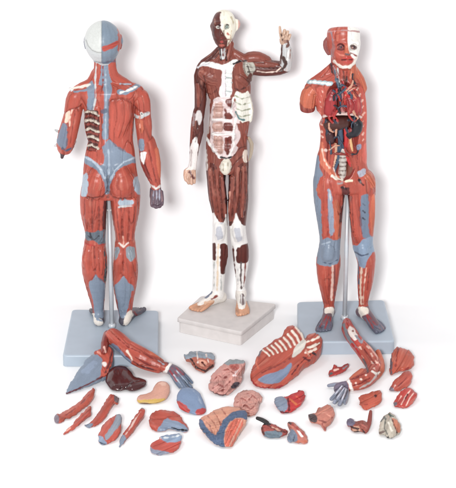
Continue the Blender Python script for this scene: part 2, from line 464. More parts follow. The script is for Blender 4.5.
# right arm (picture)
A = 'arm#1'
f.c([(134, 91, 0, 6), (141, 97, 0, 7.4), (142.3, 106, 0, 7.9), (142.6, 114, 1, 7.6)], R, A, k=1.4)
f.c([(142, 110, 0, 7.2), (143.5, 122, 0, 7.8), (144.5, 134, 0, 7.6), (146, 143, 0, 7.8)], R, A, k=1.4)
f.c([(140.5, 116, 4, 3.6), (142, 127, 4.5, 3.8), (143, 137, 3.5, 2.6)], RO, A, k=1)
f.c([(147, 143, 0, 8.4), (149, 153, 0, 9.3), (150, 162, 1, 9.2), (152.5, 172, 3, 7.6), (155, 181, 5, 5.4), (156, 187, 6, 4.4)], R, A, k=1.4)
f.c([(143.5, 150, 4, 4), (146, 163, 5, 4.6), (150, 176, 7, 3)], RD, A, k=.9)
f.c([(155, 150, 3, 3.4), (157, 163, 4, 3.6), (158, 176, 6, 2.5)], RO, A, k=.9)
hand(f.c, (156, 186, 6, 4.2), (157, 195, 8, 5.2), [
    [(152.8, 192, 8, 2.0), (152.0, 200, 10, 1.8), (152, 205.5, 12, 1.6), (154.5, 206, 14, 1.4)],
    [(155.6, 193, 9, 2.0), (155.4, 202, 11, 1.9), (155.6, 207, 13, 1.7), (157.5, 207, 15, 1.4)],
    [(158.6, 193, 9, 2.0), (159.0, 201, 11, 1.9), (159.0, 206.5, 13, 1.7), (160.5, 206, 15, 1.4)],
    [(161.4, 192, 8, 1.9), (162.2, 199, 10, 1.7), (162, 204.5, 12, 1.5), (162.5, 203, 14, 1.3)]],
    [(152, 189, 5, 2.0), (151.4, 196, 2, 1.8), (152.4, 202, 0, 1.5)], (112, 92, 104), A + '/hand')
# left arm (picture), forearm bent away
A = 'arm#2'
f.c([(82, 91, 0, 6.5), (75.5, 97, 0, 8.0), (74, 105, 0, 8.5), (73, 112, 0, 8)], R, A, k=1.4)
f.c([(74, 108, 0, 8), (71.5, 120, 1, 8.6), (68.5, 131, 2, 9), (66, 141, 2, 9), (65, 147, 0, 7.6)], R, A, k=1.4)
f.c([(73.5, 113, 4.5, 3), (72, 124, 6, 3.4), (69.5, 136, 6.5, 3), (67.5, 146, 4.5, 2)], RO, A, k=.9)
f.c([(78, 112, 3, 2.6), (76, 124, 4, 2.8), (74, 137, 4, 2.6)], R, A, k=.9)
f.c([(66, 144, 0, 7.5), (67, 136, -16, 7), (68.5, 127, -36, 5.6), (69, 122, -48, 4)], R, A, k=2)
f.c([(69, 122, -50, 4), (70, 118, -60, 4.5), (71, 116, -66, 2)], (112, 92, 104), A + '/hand', k=1)
f.c([(62, 150, 2, 3), (62.5, 154, 3, 2.2), (62, 157.3, 3, 1.6)], (88, 70, 74), A, k=1)
for q in ((57, 131, 55.2, 130), (74, 143, 76, 142), (56.5, 145, 54.6, 146), (72, 90, 69.6, 88)): f.c([(q[0], q[1], 2, 1.5), (q[2], q[3], 2, .9)], WG, A, k=.6)
# paint on the base of feet
def leg_back(A, outer, inner, ys, cx):
    pts = [((o + i) / 2, y, 0 if y < 250 else -1, abs(o - i) / 2) for o, i, y in zip(outer, inner, ys)]
    return pts
ysL = [188, 197, 211, 222, 233, 243]
f.c(leg_back(0, [82.3, 80.6, 81.0, 83.2, 85.6, 85.0], [107.5, 106.6, 106.2, 105.8, 105.2, 105.0], ysL, 0), R, 'leg#1', k=1.2, flat=1.0)
f.c(leg_back(0, [84.6, 82.2, 82.4, 86.0, 89.8, 93.0, 95], [105, 107.0, 107.0, 105.4, 104.6, 103.4, 103], [244, 258, 271, 286, 299, 311, 317], 0), R, 'leg#1', k=1.2)
f.c(leg_back(0, [139.6, 139.7, 138.6, 136.6, 134.6, 134.6], [110.2, 110.6, 112.0, 113.5, 115.4, 116], ysL, 0), R, 'leg#2', k=1.2)
f.c(leg_back(0, [135.2, 136.9, 137.8, 136.3, 133.8, 131.8, 131], [115, 114.0, 112.9, 113.4, 115.4, 118.6, 120], [244, 258, 271, 284, 298, 312, 317], 0), R, 'leg#2', k=1.2)
for a, b in (((87.5, 198), (89, 236)), ((95.5, 200), (95, 238)), ((102, 200), (101, 240))):
    f.c([(a[0], a[1], 9, 3.5), ((a[0] + b[0]) / 2, 217, 8, 4.4), (b[0], b[1], 7, 2.5)], R, 'leg#1', k=.9, fib=.14)
for a, b in (((133, 200), (131, 238)), ((125, 208), (125.5, 238)), ((117, 200), (120, 240))):
    f.c([(a[0], a[1], 10, 4), ((a[0] + b[0]) / 2, 219, 9, 4.6), (b[0], b[1], 7, 2.5)], R, 'leg#2', k=.9, fib=.14)
f.c([(90, 246, 5, 4), (88.6, 258, 6, 6.4), (90, 272, 5, 5), (93, 280, 4, 3)], R, 'leg#1', k=.8, fib=.13)
f.c([(100, 246, 5, 4), (101, 258, 6, 6.2), (101, 270, 5, 5), (100, 278, 4, 3)], R, 'leg#1', k=.8, fib=.13)
f.c([(122, 248, 5, 4), (119.5, 262, 7, 5.8), (118.5, 275, 5, 4.4), (117, 282, 4, 3)], R, 'leg#2', k=.8, fib=.13)
f.c([(128, 248, 5, 4), (131, 262, 7, 6.0), (132, 275, 5, 4.6), (133, 283, 4, 3)], R, 'leg#2', k=.8, fib=.13)
f.foot(Yp(98.5, 314, y1), math.radians(180 + 8), 34, Z1, 'leg#1/foot', (92, 88, 100), (92, 88, 100), 6)
f.foot(Yp(126, 314, y1), math.radians(180 - 22), 33, Z1, 'leg#2/foot', (92, 88, 100), (92, 88, 100), 6)
# paint
H = ['head']
f.paint([(101.6, 16), (124, 16), (124, 64), (101.6, 64)], (128, 144, 160), on=['head'], rag=0, fib=.08, part=None)
f.paint([(84, 18), (101.5, 18), (101.5, 54), (97, 53.5), (90, 50), (86, 44)], (204, 206, 202), on=['head'], rag=0, part='head/skull_cap')
f.groove([(85.8, 40), (88, 46), (92, 50.5), (97, 52.6), (101.5, 53)], 1.0, -.4, (110, 110, 112), on=['head'], rag=0)
f.groove([(101.6, 20), (101.7, 62)], .9, -.3, (92, 110, 122), on=['head'], rag=0)
f.paint([(101.6, 45.8), (108, 44.6), (113, 42.4), (118, 40), (118.6, 44.6), (111, 49.2), (101.6, 51.8)], (190, 74, 60), on=['head'], fa=-18)
f.paint([(116.5, 24), (121, 30), (122, 60), (118, 58), (118, 34)], R, on=['head'])
f.line([(94, 61.5), (103, 63), (115, 61)], 1.6, BD, on=['head', 'neck'], op=.7)
f.paint([(101, 60), (107, 60), (109, 80), (113, 90), (109, 100), (108.6, 140), (101.8, 140), (104, 104), (103.5, 92), (101, 80)], B, on=['neck', 'torso'], fib=.05, part='torso/spinal_fascia')
f.line([(105.5, 70), (106, 100), (105.2, 146)], 1.1, BL, on=['torso', 'neck'])
f.paint([(87, 85), (92, 80), (95.2, 88), (94.5, 104), (92, 112), (86, 111), (88, 98)], B, on=['torso', 'neck'], fib=.06)
f.line([(96.2, 62), (95.2, 78), (96, 96), (93, 112)], 1.2, WG, on=['neck', 'torso'])
f.line([(103, 64), (103, 84), (100.5, 96)], 1.0, (150, 60, 52), on=['neck', 'torso'])
f.paint([(84, 110), (98, 111), (99.5, 120), (99, 142), (96, 151), (86, 151), (84, 130)], (96, 48, 44), on=['torso'], dz=-1.2, part='torso/rib_opening')
for i in range(5):
    y = 113.2 + i * 8.2; xo = i * .7; s_ = (i * 37 % 5 - 2) * .35
    f.line([(84.4 + xo, y - .4 + s_), (88.5 + xo, y - 1.2), (93, y + .2 + s_), (98.4, y + 2.4)], 2.0 + (i % 2) * .5, (202, 190, 174), on=['torso'], dz=1.2, part='torso/rib#%d' % i, rag=.7)
    f.line([(85 + xo, y + 3.4), (90, y + 3.0), (97, y + 5.4)], 1.8, (150, 66, 56), on=['torso'], dz=.6, rag=.8)
f.paint([(101, 109), (107.5, 108), (107, 113), (101, 114)], BD, on=['torso'], op=.8)
f.paint([(108, 139), (111.5, 140.5), (117, 146), (125, 151), (132.5, 155.5), (138, 163), (130, 163.5), (122, 167), (115.5, 173), (110.5, 183), (109, 195), (105, 195), (104.4, 183), (101, 175), (94, 168), (84, 164), (83, 155), (90, 157.5), (97, 164), (102.5, 165.5), (105, 158), (102, 148)], B, on=['torso'], fib=.05, part='torso/lumbar_fascia')
f.line([(84, 157), (92, 160), (100, 168), (104.5, 178)], 2.0, (176, 190, 204), on=['torso'])
f.line([(134, 158), (124, 162), (115, 170), (110.5, 180)], 2.0, (176, 190, 204), on=['torso'])
f.line([(108.5, 150), (109, 166), (108, 178)], 1.4, BL, on=['torso'])
f.groove([(108.5, 100), (109, 120), (108.8, 138), (116, 146), (126, 152)], 1.0, -.5, (120, 50, 48), on=['torso'])
f.groove([(112, 101), (122, 99), (131, 102), (134, 106)], 1.0, -.5, (150, 54, 46), on=['torso'])
f.groove([(134, 98), (134.2, 112), (133.2, 135)], 1.2, -.5, (110, 40, 38), on=['torso', 'arm'])
f.paint([(82, 176), (87, 172), (88.5, 186), (86.5, 197), (81, 197)], BL, on=['torso', 'leg'], fib=.06)
f.paint([(133.5, 177), (139.5, 176), (141, 196), (135.5, 193), (133, 185)], BL, on=['torso', 'leg'], fib=.06)
f.line([(120.5, 203), (125, 202.6), (131.4, 202.4)], 5.2, BL, on=['torso', 'leg'])
f.line([(119, 207), (132, 206)], 1.4, WG, on=['leg'])
f.groove([(86, 197), (94, 198.5), (103, 197), (107.5, 192)], 1.5, -.9, (70, 30, 32), on=['torso', 'leg'])
f.groove([(109.5, 192), (113, 197.5), (121, 199.5), (132, 198)], 1.5, -.9, (70, 30, 32), on=['torso', 'leg'])
f.groove([(108.3, 176), (108, 198)], 1.6, -.8, (60, 40, 44), on=['torso', 'leg'])
# shoulder bones
f.line([(70, 88.6), (80, 87.2), (90, 84.6)], 2.4, (226, 216, 204), on=['torso', 'arm'], part='torso/shoulder_blade')
f.line([(74, 91.5), (84, 90.6), (90, 88.6)], 2.0, B, on=['torso', 'arm'])
f.line([(119, 92), (126, 92.6), (133, 88.6), (139, 84.4)], 4.6, B, on=['torso', 'arm', 'neck'])
f.line([(121, 92.6), (128, 90.6), (137, 86.2)], 1.8, (232, 230, 224), on=['torso', 'arm', 'neck'], part='torso/shoulder_blade#2')
f.line([(120, 84), (131, 84)], 1.0, BL, on=['torso', 'neck'])
# arms paint
f.line([(133.5, 115.5), (140, 117.6), (148, 113.5)], 3.2, WG, on=['arm'])
f.line([(141.5, 113.8)], 4.2, (214, 210, 204), on=['arm']); f.line([(141.5, 113.8)], 1.8, (60, 60, 66), on=['arm'], dz=-.4)
f.groove([(134.5, 107), (139, 111), (148, 112.5)], 1.1, -.5, (120, 44, 40), on=['arm'])
f.groove([(138.5, 119), (140.5, 130), (142.5, 140)], 1.0, -.5, (130, 48, 42), on=['arm'])
f.line([(139.5, 117), (139.8, 128)], 1.0, (232, 160, 140), on=['arm'])
f.paint([(138.2, 139), (143.5, 138), (145, 149), (140, 152), (137.8, 147)], B, on=['arm'], fib=.05)
f.paint([(140, 152.5), (146.5, 151.5), (146, 158), (143.5, 166), (140.4, 160)], (226, 220, 216), on=['arm'], part='arm#1/elbow_tendon')
f.groove([(149, 150), (153, 165), (156, 182)], 1.0, -.5, (110, 40, 42), on=['arm'])
f.groove([(144, 164), (149, 176), (152, 183)], 1.0, -.5, (110, 40, 42), on=['arm'])
f.line([(150.5, 184.5), (156, 188.8), (161, 186)], 2.0, (222, 214, 208), on=['arm'])
for a in (153.6, 156.6, 159.6): f.line([(a, 190), (a - .2, 200)], .8, (170, 170, 186), on=['arm#1/hand'])
f.paint([(66, 112), (70, 110), (70.5, 116), (68, 122), (64.5, 123)], (226, 196, 176), on=['arm'])
f.line([(72, 110), (70, 118), (69.5, 126)], .9, (232, 190, 170), on=['arm'])
f.paint([(62, 122), (67, 125), (67.5, 140), (66.5, 150), (60, 148), (56, 141), (60, 131)], (124, 134, 154), on=['arm'], fib=.06)
f.line([(62, 149), (66, 151), (71, 148)], 2.2, BD, on=['arm'])
f.groove([(64, 113), (70, 109), (78, 108), (83, 104)], 1.2, -.6, (110, 42, 38), on=['arm'])
f.groove([(75.5, 112), (73, 126), (71, 143)], 1.1, -.5, (120, 44, 40), on=['arm'])
f.groove([(68, 124), (67.6, 138), (66, 149)], 1.0, -.4, (104, 44, 52), on=['arm'])
# leg paint
f.groove([(92, 200), (92, 222), (92.5, 238)], 1.2, -.6, (86, 34, 36), on=['leg'])
f.groove([(99, 201), (99, 222), (98.5, 240)], 1.2, -.6, (86, 34, 36), on=['leg'])
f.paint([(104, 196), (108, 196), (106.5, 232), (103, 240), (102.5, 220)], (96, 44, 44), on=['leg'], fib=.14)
f.groove([(84, 199), (84.5, 218), (88, 234)], 1.0, -.4, (130, 46, 42), on=['leg'])
for g in ([(121, 208), (122, 228), (123, 241)], [(129, 208), (129, 228), (128, 241)], [(115.5, 200), (118, 225), (120, 240)], [(135.5, 198), (134, 225), (132.5, 240)]):
    f.groove(g, 1.1, -.5, (112, 42, 40), on=['leg'])
f.paint([(84.5, 231), (90, 233), (97, 231), (105.6, 229), (106, 244), (99, 246), (94, 240), (86, 241)], (108, 120, 132), on=['leg'], fib=.16, part='leg#1/knee_hollow')
for g in ([(88, 236), (94, 240), (99, 236)], [(99, 243), (104, 235)], [(90, 233), (92, 240)]): f.line(g, .9, (62, 62, 70), on=['leg'])
f.line([(85, 243.5), (94, 246), (105.5, 244)], 1.6, (186, 60, 50), on=['leg'])
f.line([(123, 237), (123.5, 246)], 1.2, (226, 170, 150), on=['leg'])
f.line([(119, 243), (123.4, 247), (128, 243)], 1.4, (228, 210, 200), on=['leg'])
f.paint([(126.5, 246), (135, 247), (136, 256), (131.5, 263), (127, 258), (125.5, 251)], (142, 152, 160), on=['leg'], fib=.06)
f.paint([(115, 247), (120, 248), (117.5, 258), (114, 262)], (146, 154, 162), on=['leg'], fib=.06)
f.groove([(94, 246), (95, 262), (95.6, 276)], 1.2, -.7, (84, 34, 36), on=['leg'])
f.groove([(104.5, 246), (106, 262), (105, 277)], 1.1, -.5, (60, 40, 44), on=['leg'])
f.paint([(95, 273), (99, 278), (103, 281), (106, 283), (104.6, 300), (103.4, 318), (94.6, 318), (93, 303), (89, 288), (89, 281), (93, 280)], B, on=['leg#1'], fib=.05, part='leg#1/calf_tendon')
f.groove([(88.4, 281), (92, 279.6), (95.6, 274.6), (99, 278.6), (105.6, 282.6)], .9, -.4, (120, 50, 50), on=['leg'])
f.paint([(123.4, 275), (127, 281), (134, 287), (132, 298), (129, 318), (120, 318), (116.6, 300), (113.4, 286), (119, 282)], B, on=['leg#2'], fib=.05, part='leg#2/calf_tendon')
f.groove([(123.2, 250), (123.4, 262), (123.4, 274)], 1.1, -.6, (120, 44, 40), on=['leg'])
f.groove([(87.5, 288), (91, 302), (93.6, 314)], 1.6, -.4, (100, 34, 36), on=['leg'])
f.line([(132.6, 292), (129.6, 306), (127.6, 316)], 2.0, R, on=['leg'])
f.line([(104.6, 252), (106.6, 268), (104.6, 284)], 1.3, (78, 88, 92), on=['leg'])
f.paint([(86, 308), (92, 306), (94, 314), (91, 324), (86, 320)], (74, 66, 78), on=['leg#1/foot'])
f.paint([(91, 315), (96, 311), (97, 317), (103, 320), (105, 325), (98, 327), (92, 323)], (224, 216, 206), on=['leg#1/foot'], rag=1.0)
f.line([(97, 319), (102, 321)], 2, B, on=['leg']); f.line([(89, 312), (91, 322), (96, 326)], 1.2, (130, 50, 48), on=['leg#1/foot'])
f.paint([(125, 316), (131, 310), (134, 314), (131, 322), (126, 328), (123, 324)], (228, 218, 206), on=['leg#2'], rag=1.0)
f.line([(134, 312), (139, 318), (134, 325), (128, 328)], 1.8, (132, 46, 46), on=['leg#2/foot'])
V, Q = f.mesh()
o1 = G(110, 338, 0); o1[2] = 0
root1, _, _ = finish(f, V, Q, 'anatomy_figure', 'red and blue-grey muscle figure seen from behind, white half skull cap, on blue-grey base', LAB_CAT, plain, group='standing anatomy figures', px=view, org=o1, facing=-FW, root=empty('anatomy_figure', o1, 'red and blue-grey muscle figure seen from behind, white half skull cap, on blue-grey base', LAB_CAT, 'standing anatomy figures'))
slab('base', [G(62.5, 355.5, Z1), G(158.3, 355.5, Z1), G(158.5, 310, Z1), G(72, 309, Z1)], Z1, root1, blue_base, o1, 4, 2.0)
pt = Yp(108.8, 196, y1 + 4); pb = G(112, 327, Z1)
tube('support_rod', [(pb[0], pb[1], Z1), (pt[0], pt[1], pt[2])], 2.2, steel, root1, o1)
tube('rod_collar', [(pb[0], pb[1], Z1 + .2), (pb[0], pb[1], Z1 + 4)], [4, 3.4], steel, root1, o1)
cp = Yp(108.5, 209, y1 + 4); tube('rod_clamp', [(cp[0] - 5, cp[1] - 2.4, cp[2]), (cp[0] + 4, cp[1] - 2.4, cp[2])], .9, flatmat('white_clamp', (228, 228, 224), .4), root1, o1)
# ================================================================ MIDDLE: dark red figure, front view, arm raised
Z2 = 16.0
y2 = G(228, 302.5, Z2)[1]
f = Fig(y2)
f.c([(224, 21, 0, 10.5), (223.8, 26, 0, 11.8), (223.2, 32, 1, 10.8), (222.4, 39, 3, 7.8), (222.2, 43.5, 5, 4.6)], M, 'head', flat=1.1, k=2, fib=.05)
f.c([(215.6, 24, 9.6, 1.8), (222, 23.4, 11.8, 1.7), (229, 24, 9.4, 1.8)], M, 'head', k=3, fib=.05)
for x_ in (217, 228.4): f.c([(x_, 32.4, 8.2, 2.6), (x_ + .6, 34, 8, 2.6)], M, 'head', k=3, fib=.05)
f.c([(222.2, 43, 8, 3.6), (222.4, 44, 8, 3.4)], M, 'head', k=3)
for x_ in (218.2, 226.9): f.c([(x_, 27.3, 14.2, 3.0), (x_ + .1, 27.3, 14.2, 3.0)], (84, 46, 42), 'head', k=2, op='sub', sub=1, fib=0)
f.c([(222.4, 25, 12.4, 1.9), (221.9, 30, 14.0, 2.0), (221.6, 33.6, 15.4, 2.3)], M, 'head/nose', k=2, fib=.04)
f.c([(220, 40.6, 10.4, 1.2), (222, 41, 11, 1.5), (224.4, 40.6, 10.2, 1.2)], (176, 64, 58), 'head/mouth', k=.8, sub=1, fib=.05)
f.c([(218.4, 38, 9.6, 1.1), (221.8, 37.8, 11.4, 1.3), (225.4, 38, 9.6, 1.1)], (168, 60, 54), 'head/mouth', k=.8, fib=.05)
f.c([(218.2, 27.2, 9.8, 1.9), (218.3, 27.2, 9.9, 1.9)], (196, 190, 180), 'head/eye', k=.3, sub=1, fib=0)
f.c([(226.8, 27.0, 9.8, 2.2), (226.9, 27.0, 9.9, 2.2)], (150, 176, 168), 'head/eye#2', k=.3, sub=1, fib=0)
f.c([(234.6, 20.5, -1, 1.6), (237.6, 22, -1, 2.2), (238, 26, -1, 2.0), (235.4, 30, 0, 1.4)], (206, 160, 150), 'head/ear', k=.8, fib=.03)
f.c([(212.4, 23.5, -1, 1.1), (211.6, 26, -1, 1.4), (212.2, 30, 0, 1)], M, 'head/ear#2', k=.8, fib=.03)
f.c([(226, 38, -3, 6.4), (226.5, 47, -3, 6.8), (226.6, 56, -2, 8), (226, 62, 0, 11)], M2, 'neck', k=2)
f.c([(222, 46, 4, 2.6), (222.4, 54, 5, 2.8), (223.5, 62, 6, 2.4)], WG, 'neck', k=1)
f.c([(231, 44, 2, 2.8), (229, 54, 4, 2.6), (226, 63, 7, 2)], M2, 'neck', k=.8)
f.c([(219, 50, -1, 3.5), (213, 57, -1, 4.2), (204, 63, 0, 4), (200, 67, 0, 3)], M, 'torso', k=2)
f.c([(233, 52, -1, 3.5), (240, 57, 0, 4.5), (246, 61, 0, 4.5)], M2, 'torso', k=2)
f.trunk([(51, 220, 233), (55, 217, 235.5), (59, 210, 242), (62, 202, 247), (66, 199, 248.5), (72, 201, 248.5), (78, 203.5, 249), (86, 205.5, 251), (94, 207.5, 250.5), (100, 209, 249), (113, 209.5, 249.6), (125, 208.6, 249.4), (134, 207, 247.6), (144, 205.8, 247.4), (153, 206, 247.6), (164, 206.2, 248.2), (172, 208, 247)], M2, 'torso', flat=.56, k=2)
f.c([(203, 74, 6, 4.5), (209, 77, 6.6, 7.0), (214, 79, 7, 6.6), (219, 79, 7.2, 4.5)], M2, 'torso', flat=.8, k=1.2, fib=.13)
f.c([(235, 75, 7, 5), (240, 78, 6.8, 6.5), (245, 82, 5.4, 5)], M2, 'torso', flat=.8, k=1.2, fib=.13)
for y in (103, 113, 125, 136, 148):
    for x in (218.6, 229.4): f.c([(x - 2.3, y, 8.6 + (y > 110) * .4, 4.4), (x + 2.3, y, 8.8 + (y > 110) * .4, 4.4)], M2, 'torso', k=2.6, sub=1)
f.c([(226.4, 161, 9, 4.2), (225.6, 167, 11, 5.6), (225.6, 171, 11, 4.0)], (226, 220, 204), 'torso/pelvic_pouch', k=.9, fib=.05)
f.c([(248.5, 138, 4, 1.6), (251.6, 144, 4, 2.0), (251.0, 154, 4, 1.5), (249, 160, 4, 1)], (176, 160, 140), 'torso/hip_flap', k=.8)
f.c([(248, 98, 0, 3), (250, 110, 0, 3.4), (249.6, 120, 0, 2.4)], (220, 216, 200), 'torso', k=1)
# left arm (picture)
A = 'arm#1'
f.c([(203, 69, 0, 6), (200.6, 76, 0, 6.4), (200.4, 88, 0, 5.6), (200.6, 99, 0, 5.8), (199.8, 109, 0, 5.2), (198.6, 116, 0, 5.4)], M, A, k=1.2)
f.c([(198.5, 84, 3.5, 2.6), (199.5, 96, 4, 3), (198.8, 106, 3.4, 2)], M2, A, k=.8)
f.c([(198.6, 112, 0, 5.2), (197.2, 122, 1, 5.8), (196.4, 134, 3, 6.0), (194.6, 146, 5, 4.8), (193.6, 158, 7, 4.0), (192.4, 168, 9, 3.7)], M, A, k=1.2)
f.c([(194, 118, 3, 2.2), (193.2, 130, 5, 2.4), (192, 142, 7, 1.6)], M2, A, k=.8)
f.c([(201, 118, 3, 2.2), (200.6, 132, 5, 2.8), (198, 145, 6, 1.6)], M3, A, k=.8)
hand(f.c, (192.4, 167, 9, 3.8), (190.6, 173, 11, 4.6), [
    [(187.4, 171.5, 12, 1.9), (185.2, 175.5, 14, 1.7), (186, 180, 16, 1.6), (188.5, 181, 15, 1.3)],
    [(189.4, 173.5, 13, 1.9), (187.6, 178.5, 15, 1.7), (188.6, 183, 17, 1.6), (190.6, 182.5, 15, 1.3)],
    [(191.8, 173.5, 13, 1.8), (191.2, 179, 15, 1.7), (191.8, 183.6, 17, 1.5), (193, 182, 15, 1.2)],
    [(194, 172.5, 12, 1.7), (194.4, 178, 14, 1.5), (194.2, 182.6, 15, 1.4), (194.4, 181, 13, 1.2)]],
    [(188.8, 169, 10, 1.9), (185.4, 171, 12, 1.7), (184.8, 175, 13, 1.4)], (206, 164, 140), A + '/hand')
# raised arm (picture right)
A = 'arm#2'
f.c([(242, 62, 0, 5), (250, 58.5, 0, 6.4), (258, 58.5, 0, 6.6), (266, 61, 0, 5.4)], M2, A, k=1.4, fib=.14)
f.c([(250, 67, 0, 6.5), (260, 68, 0, 7.6), (270, 68, 1, 7.6), (279, 68, 3, 6.8), (285, 67, 4, 5.8)], M, A, k=1.2, fib=.12)
f.c([(256, 63, 4, 3), (267, 64, 5.4, 3.4), (278, 65.5, 6, 2)], M2, A, k=.8, fib=.13)
f.c([(254, 73, 3, 2), (266, 73.5, 4, 2.6), (279, 73, 5, 2)], M3, A, k=.8)
f.c([(246, 66, 4, 5), (248, 72, 3, 5), (248.5, 79, 2, 3.5)], (150, 140, 130), 'torso', k=1.5)
f.c([(286, 66, 5, 5.6), (286.6, 58, 8, 5.8), (286.4, 50, 11, 5.0), (285.4, 44, 13, 3.6)], WG, A, k=1.4, fib=.12)
f.c([(282, 62, 8, 2.2), (282.4, 52, 12, 2), (283, 44, 14, 1.5)], (130, 110, 106), A, k=.8)
f.c([(285.4, 44, 13, 3.2), (284.6, 40, 14, 4.0), (284.5, 38, 14.5, 3.4)], (170, 130, 112), A + '/hand', flat=.7, k=1.2)
for fg in ([(281.8, 39, 15, 1.6), (280.4, 33, 16, 1.45), (279.8, 27, 16.6, 1.15)], [(284, 38, 16, 1.7), (284, 32.4, 17.4, 1.6), (284.6, 30.4, 20, 1.5), (284.4, 33.4, 22, 1.2)],
           [(286.2, 38.4, 16, 1.6), (287.2, 33.4, 17.4, 1.5), (287.8, 31.8, 20, 1.4), (287.2, 34.8, 21.6, 1.1)], [(288, 40, 15, 1.5), (289.8, 36.2, 16.4, 1.3), (290.2, 34.8, 19, 1.2), (289.4, 37.4, 20.4, 1.0)],
           [(282, 43, 15, 1.7), (281, 39.5, 19, 1.5), (283.6, 36.6, 22, 1.2)]): f.c(fg, (206, 172, 148), A + '/hand', k=.5, fib=.05)
# legs
def lg(o, i, ys, d=0): return [((a + b) / 2, y, d, abs(b - a) / 2) for a, b, y in zip(o, i, ys)]
ys = [164, 176, 186, 199, 213, 224]
f.c(lg([206.2, 206.6, 207.6, 209.2, 212.5, 213], [226, 225.6, 225.0, 226.0, 227.2, 227.4], ys), M, 'leg#1', k=1.2, fib=.13)
f.c(lg([213, 212.6, 212.4, 212.6, 212.8, 212.4, 212.6], [227.4, 227.2, 227.4, 226, 225, 224.2, 223.6], [224, 236, 250, 263, 274, 284, 294]), WM, 'leg#1', k=1.2, fib=.03)
f.c(lg([248.2, 248.2, 248.0, 248.2, 246.8, 245.6], [228.6, 228.8, 228.8, 228.5, 228.6, 229.4], ys), M, 'leg#2', k=1.2, fib=.13)
f.c(lg([245, 246.6, 248.6, 248.4, 246.6, 245.2, 245.0], [229.6, 230.8, 232.2, 233.6, 235.2, 236.2, 236.8], [224, 238, 250, 263, 274, 284, 294]), WM, 'leg#2', k=1.2, fib=.03)
for a, b, c_ in (((210.5, 170), (213, 195), (215.5, 214)), ((216, 170), (218.5, 195), (220.5, 220)), ((222, 178), (223.5, 200), (225, 216))):
    f.c([(*a, 8, 2.5), (*b, 8.5, 3.6), (*c_, 6.5, 1.8)], M2, 'leg#1', k=.8, fib=.14)
for a, b, c_ in (((232, 178), (231.5, 200), (230.5, 220)), ((238, 168), (236.5, 195), (233.5, 220)), ((244, 168), (243.5, 192), (242, 216))):
    f.c([(*a, 8, 2.6), (*b, 8.8, 3.8), (*c_, 7, 1.8)], M2, 'leg#2', k=.8, fib=.14)
f.c([(219.6, 226, 6, 5), (219.8, 233, 7, 5.2), (219.6, 240, 5, 3.6)], (206, 208, 212), 'leg#1', k=2, fib=.03)
f.c([(237.6, 226, 6, 5), (238.2, 234, 7, 5.4), (239.6, 241, 5, 3.6)], (206, 208, 212), 'leg#2', k=2, fib=.03)
f.c([(223.8, 244, 2, 3.4), (224, 256, 2, 4), (222.6, 270, 3, 2.2)], M, 'leg#1', k=1)
f.c([(243.5, 247, 2, 4.4), (243, 256, 2, 4.6), (241.5, 264, 3, 3)], M, 'leg#2', k=1)
f.foot(Yp(218, 291, y2), math.radians(-50), 33, Z2, 'leg#1/foot', (228, 222, 214), (212, 156, 122), 5.6)
f.foot(Yp(241, 291, y2), math.radians(4), 32, Z2, 'leg#2/foot', (228, 222, 214), (212, 156, 122), 5.6)
# paint head
f.paint([(221.4, 8), (238, 8), (238, 34), (233, 42), (229.4, 48), (226.6, 48), (228, 40), (224.5, 35), (222, 31), (220.8, 22)], (232, 226, 208), on=['head'], rag=.1, fib=.03, part='head/skull_half')
f.paint([(210, 6), (238, 6), (238, 11), (226, 12.4), (218, 11.5), (212, 15)], (224, 216, 196), on=['head'], rag=.3)
f.line([(220.8, 14), (221, 24), (221.3, 30)], 1.1, (228, 216, 206), on=['head'])
for p_, w_, k_ in (((226.8, 27), 5.0, (112, 118, 106)), ((226.9, 27.4), 2.6, (196, 200, 184)), ((226.7, 27.2), 1.6, (60, 96, 92))): f.line([p_], w_, k_, on=['head', 'head/eye'], rag=.8)
f.line([(224.2, 25.4), (226.6, 24.2), (229.4, 25.2)], .8, (60, 56, 50), on=['head'])
f.line([(218.3, 27.2)], 1.7, (40, 30, 30), on=['head/eye'], rag=0)
f.line([(215.4, 25), (218, 24.2), (220.4, 25.4)], 1.0, (60, 24, 22), on=['head'])
f.line([(214, 27), (213.5, 36), (217, 42)], 1.0, (70, 26, 24), on=['head']); f.line([(214.8, 19), (215, 24)], 1, (150, 96, 80), on=['head'])
f.line([(227.5, 33.5), (230.5, 35.5)], 1.6, (196, 110, 96), on=['head']); f.line([(230, 40), (231.5, 31)], 1.4, (206, 176, 140), on=['head'])
f.line([(219.4, 45), (224, 46)], 1.8, (178, 90, 76), on=['head'])
f.line([(218.2, 37.4), (221.6, 38.0), (225.2, 37.4)], .8, (120, 30, 30), on=['head'])
f.line([(231, 17), (233.4, 22), (233, 28)], .9, (196, 182, 150), on=['head']); f.line([(225, 40.2), (229, 39.4)], 1.2, (150, 90, 76), on=['head']); f.line([(223.4, 31), (224.2, 34.4)], 1.6, (120, 84, 74), on=['head', 'head/nose'], rag=.8); f.line([(228, 44.4), (231.6, 39)], .8, (170, 140, 120), on=['head']); f.line([(224, 12), (224.6, 20)], .7, (190, 176, 150), on=['head'])  # tan temple and cheek lines put shading into the skull half's colour
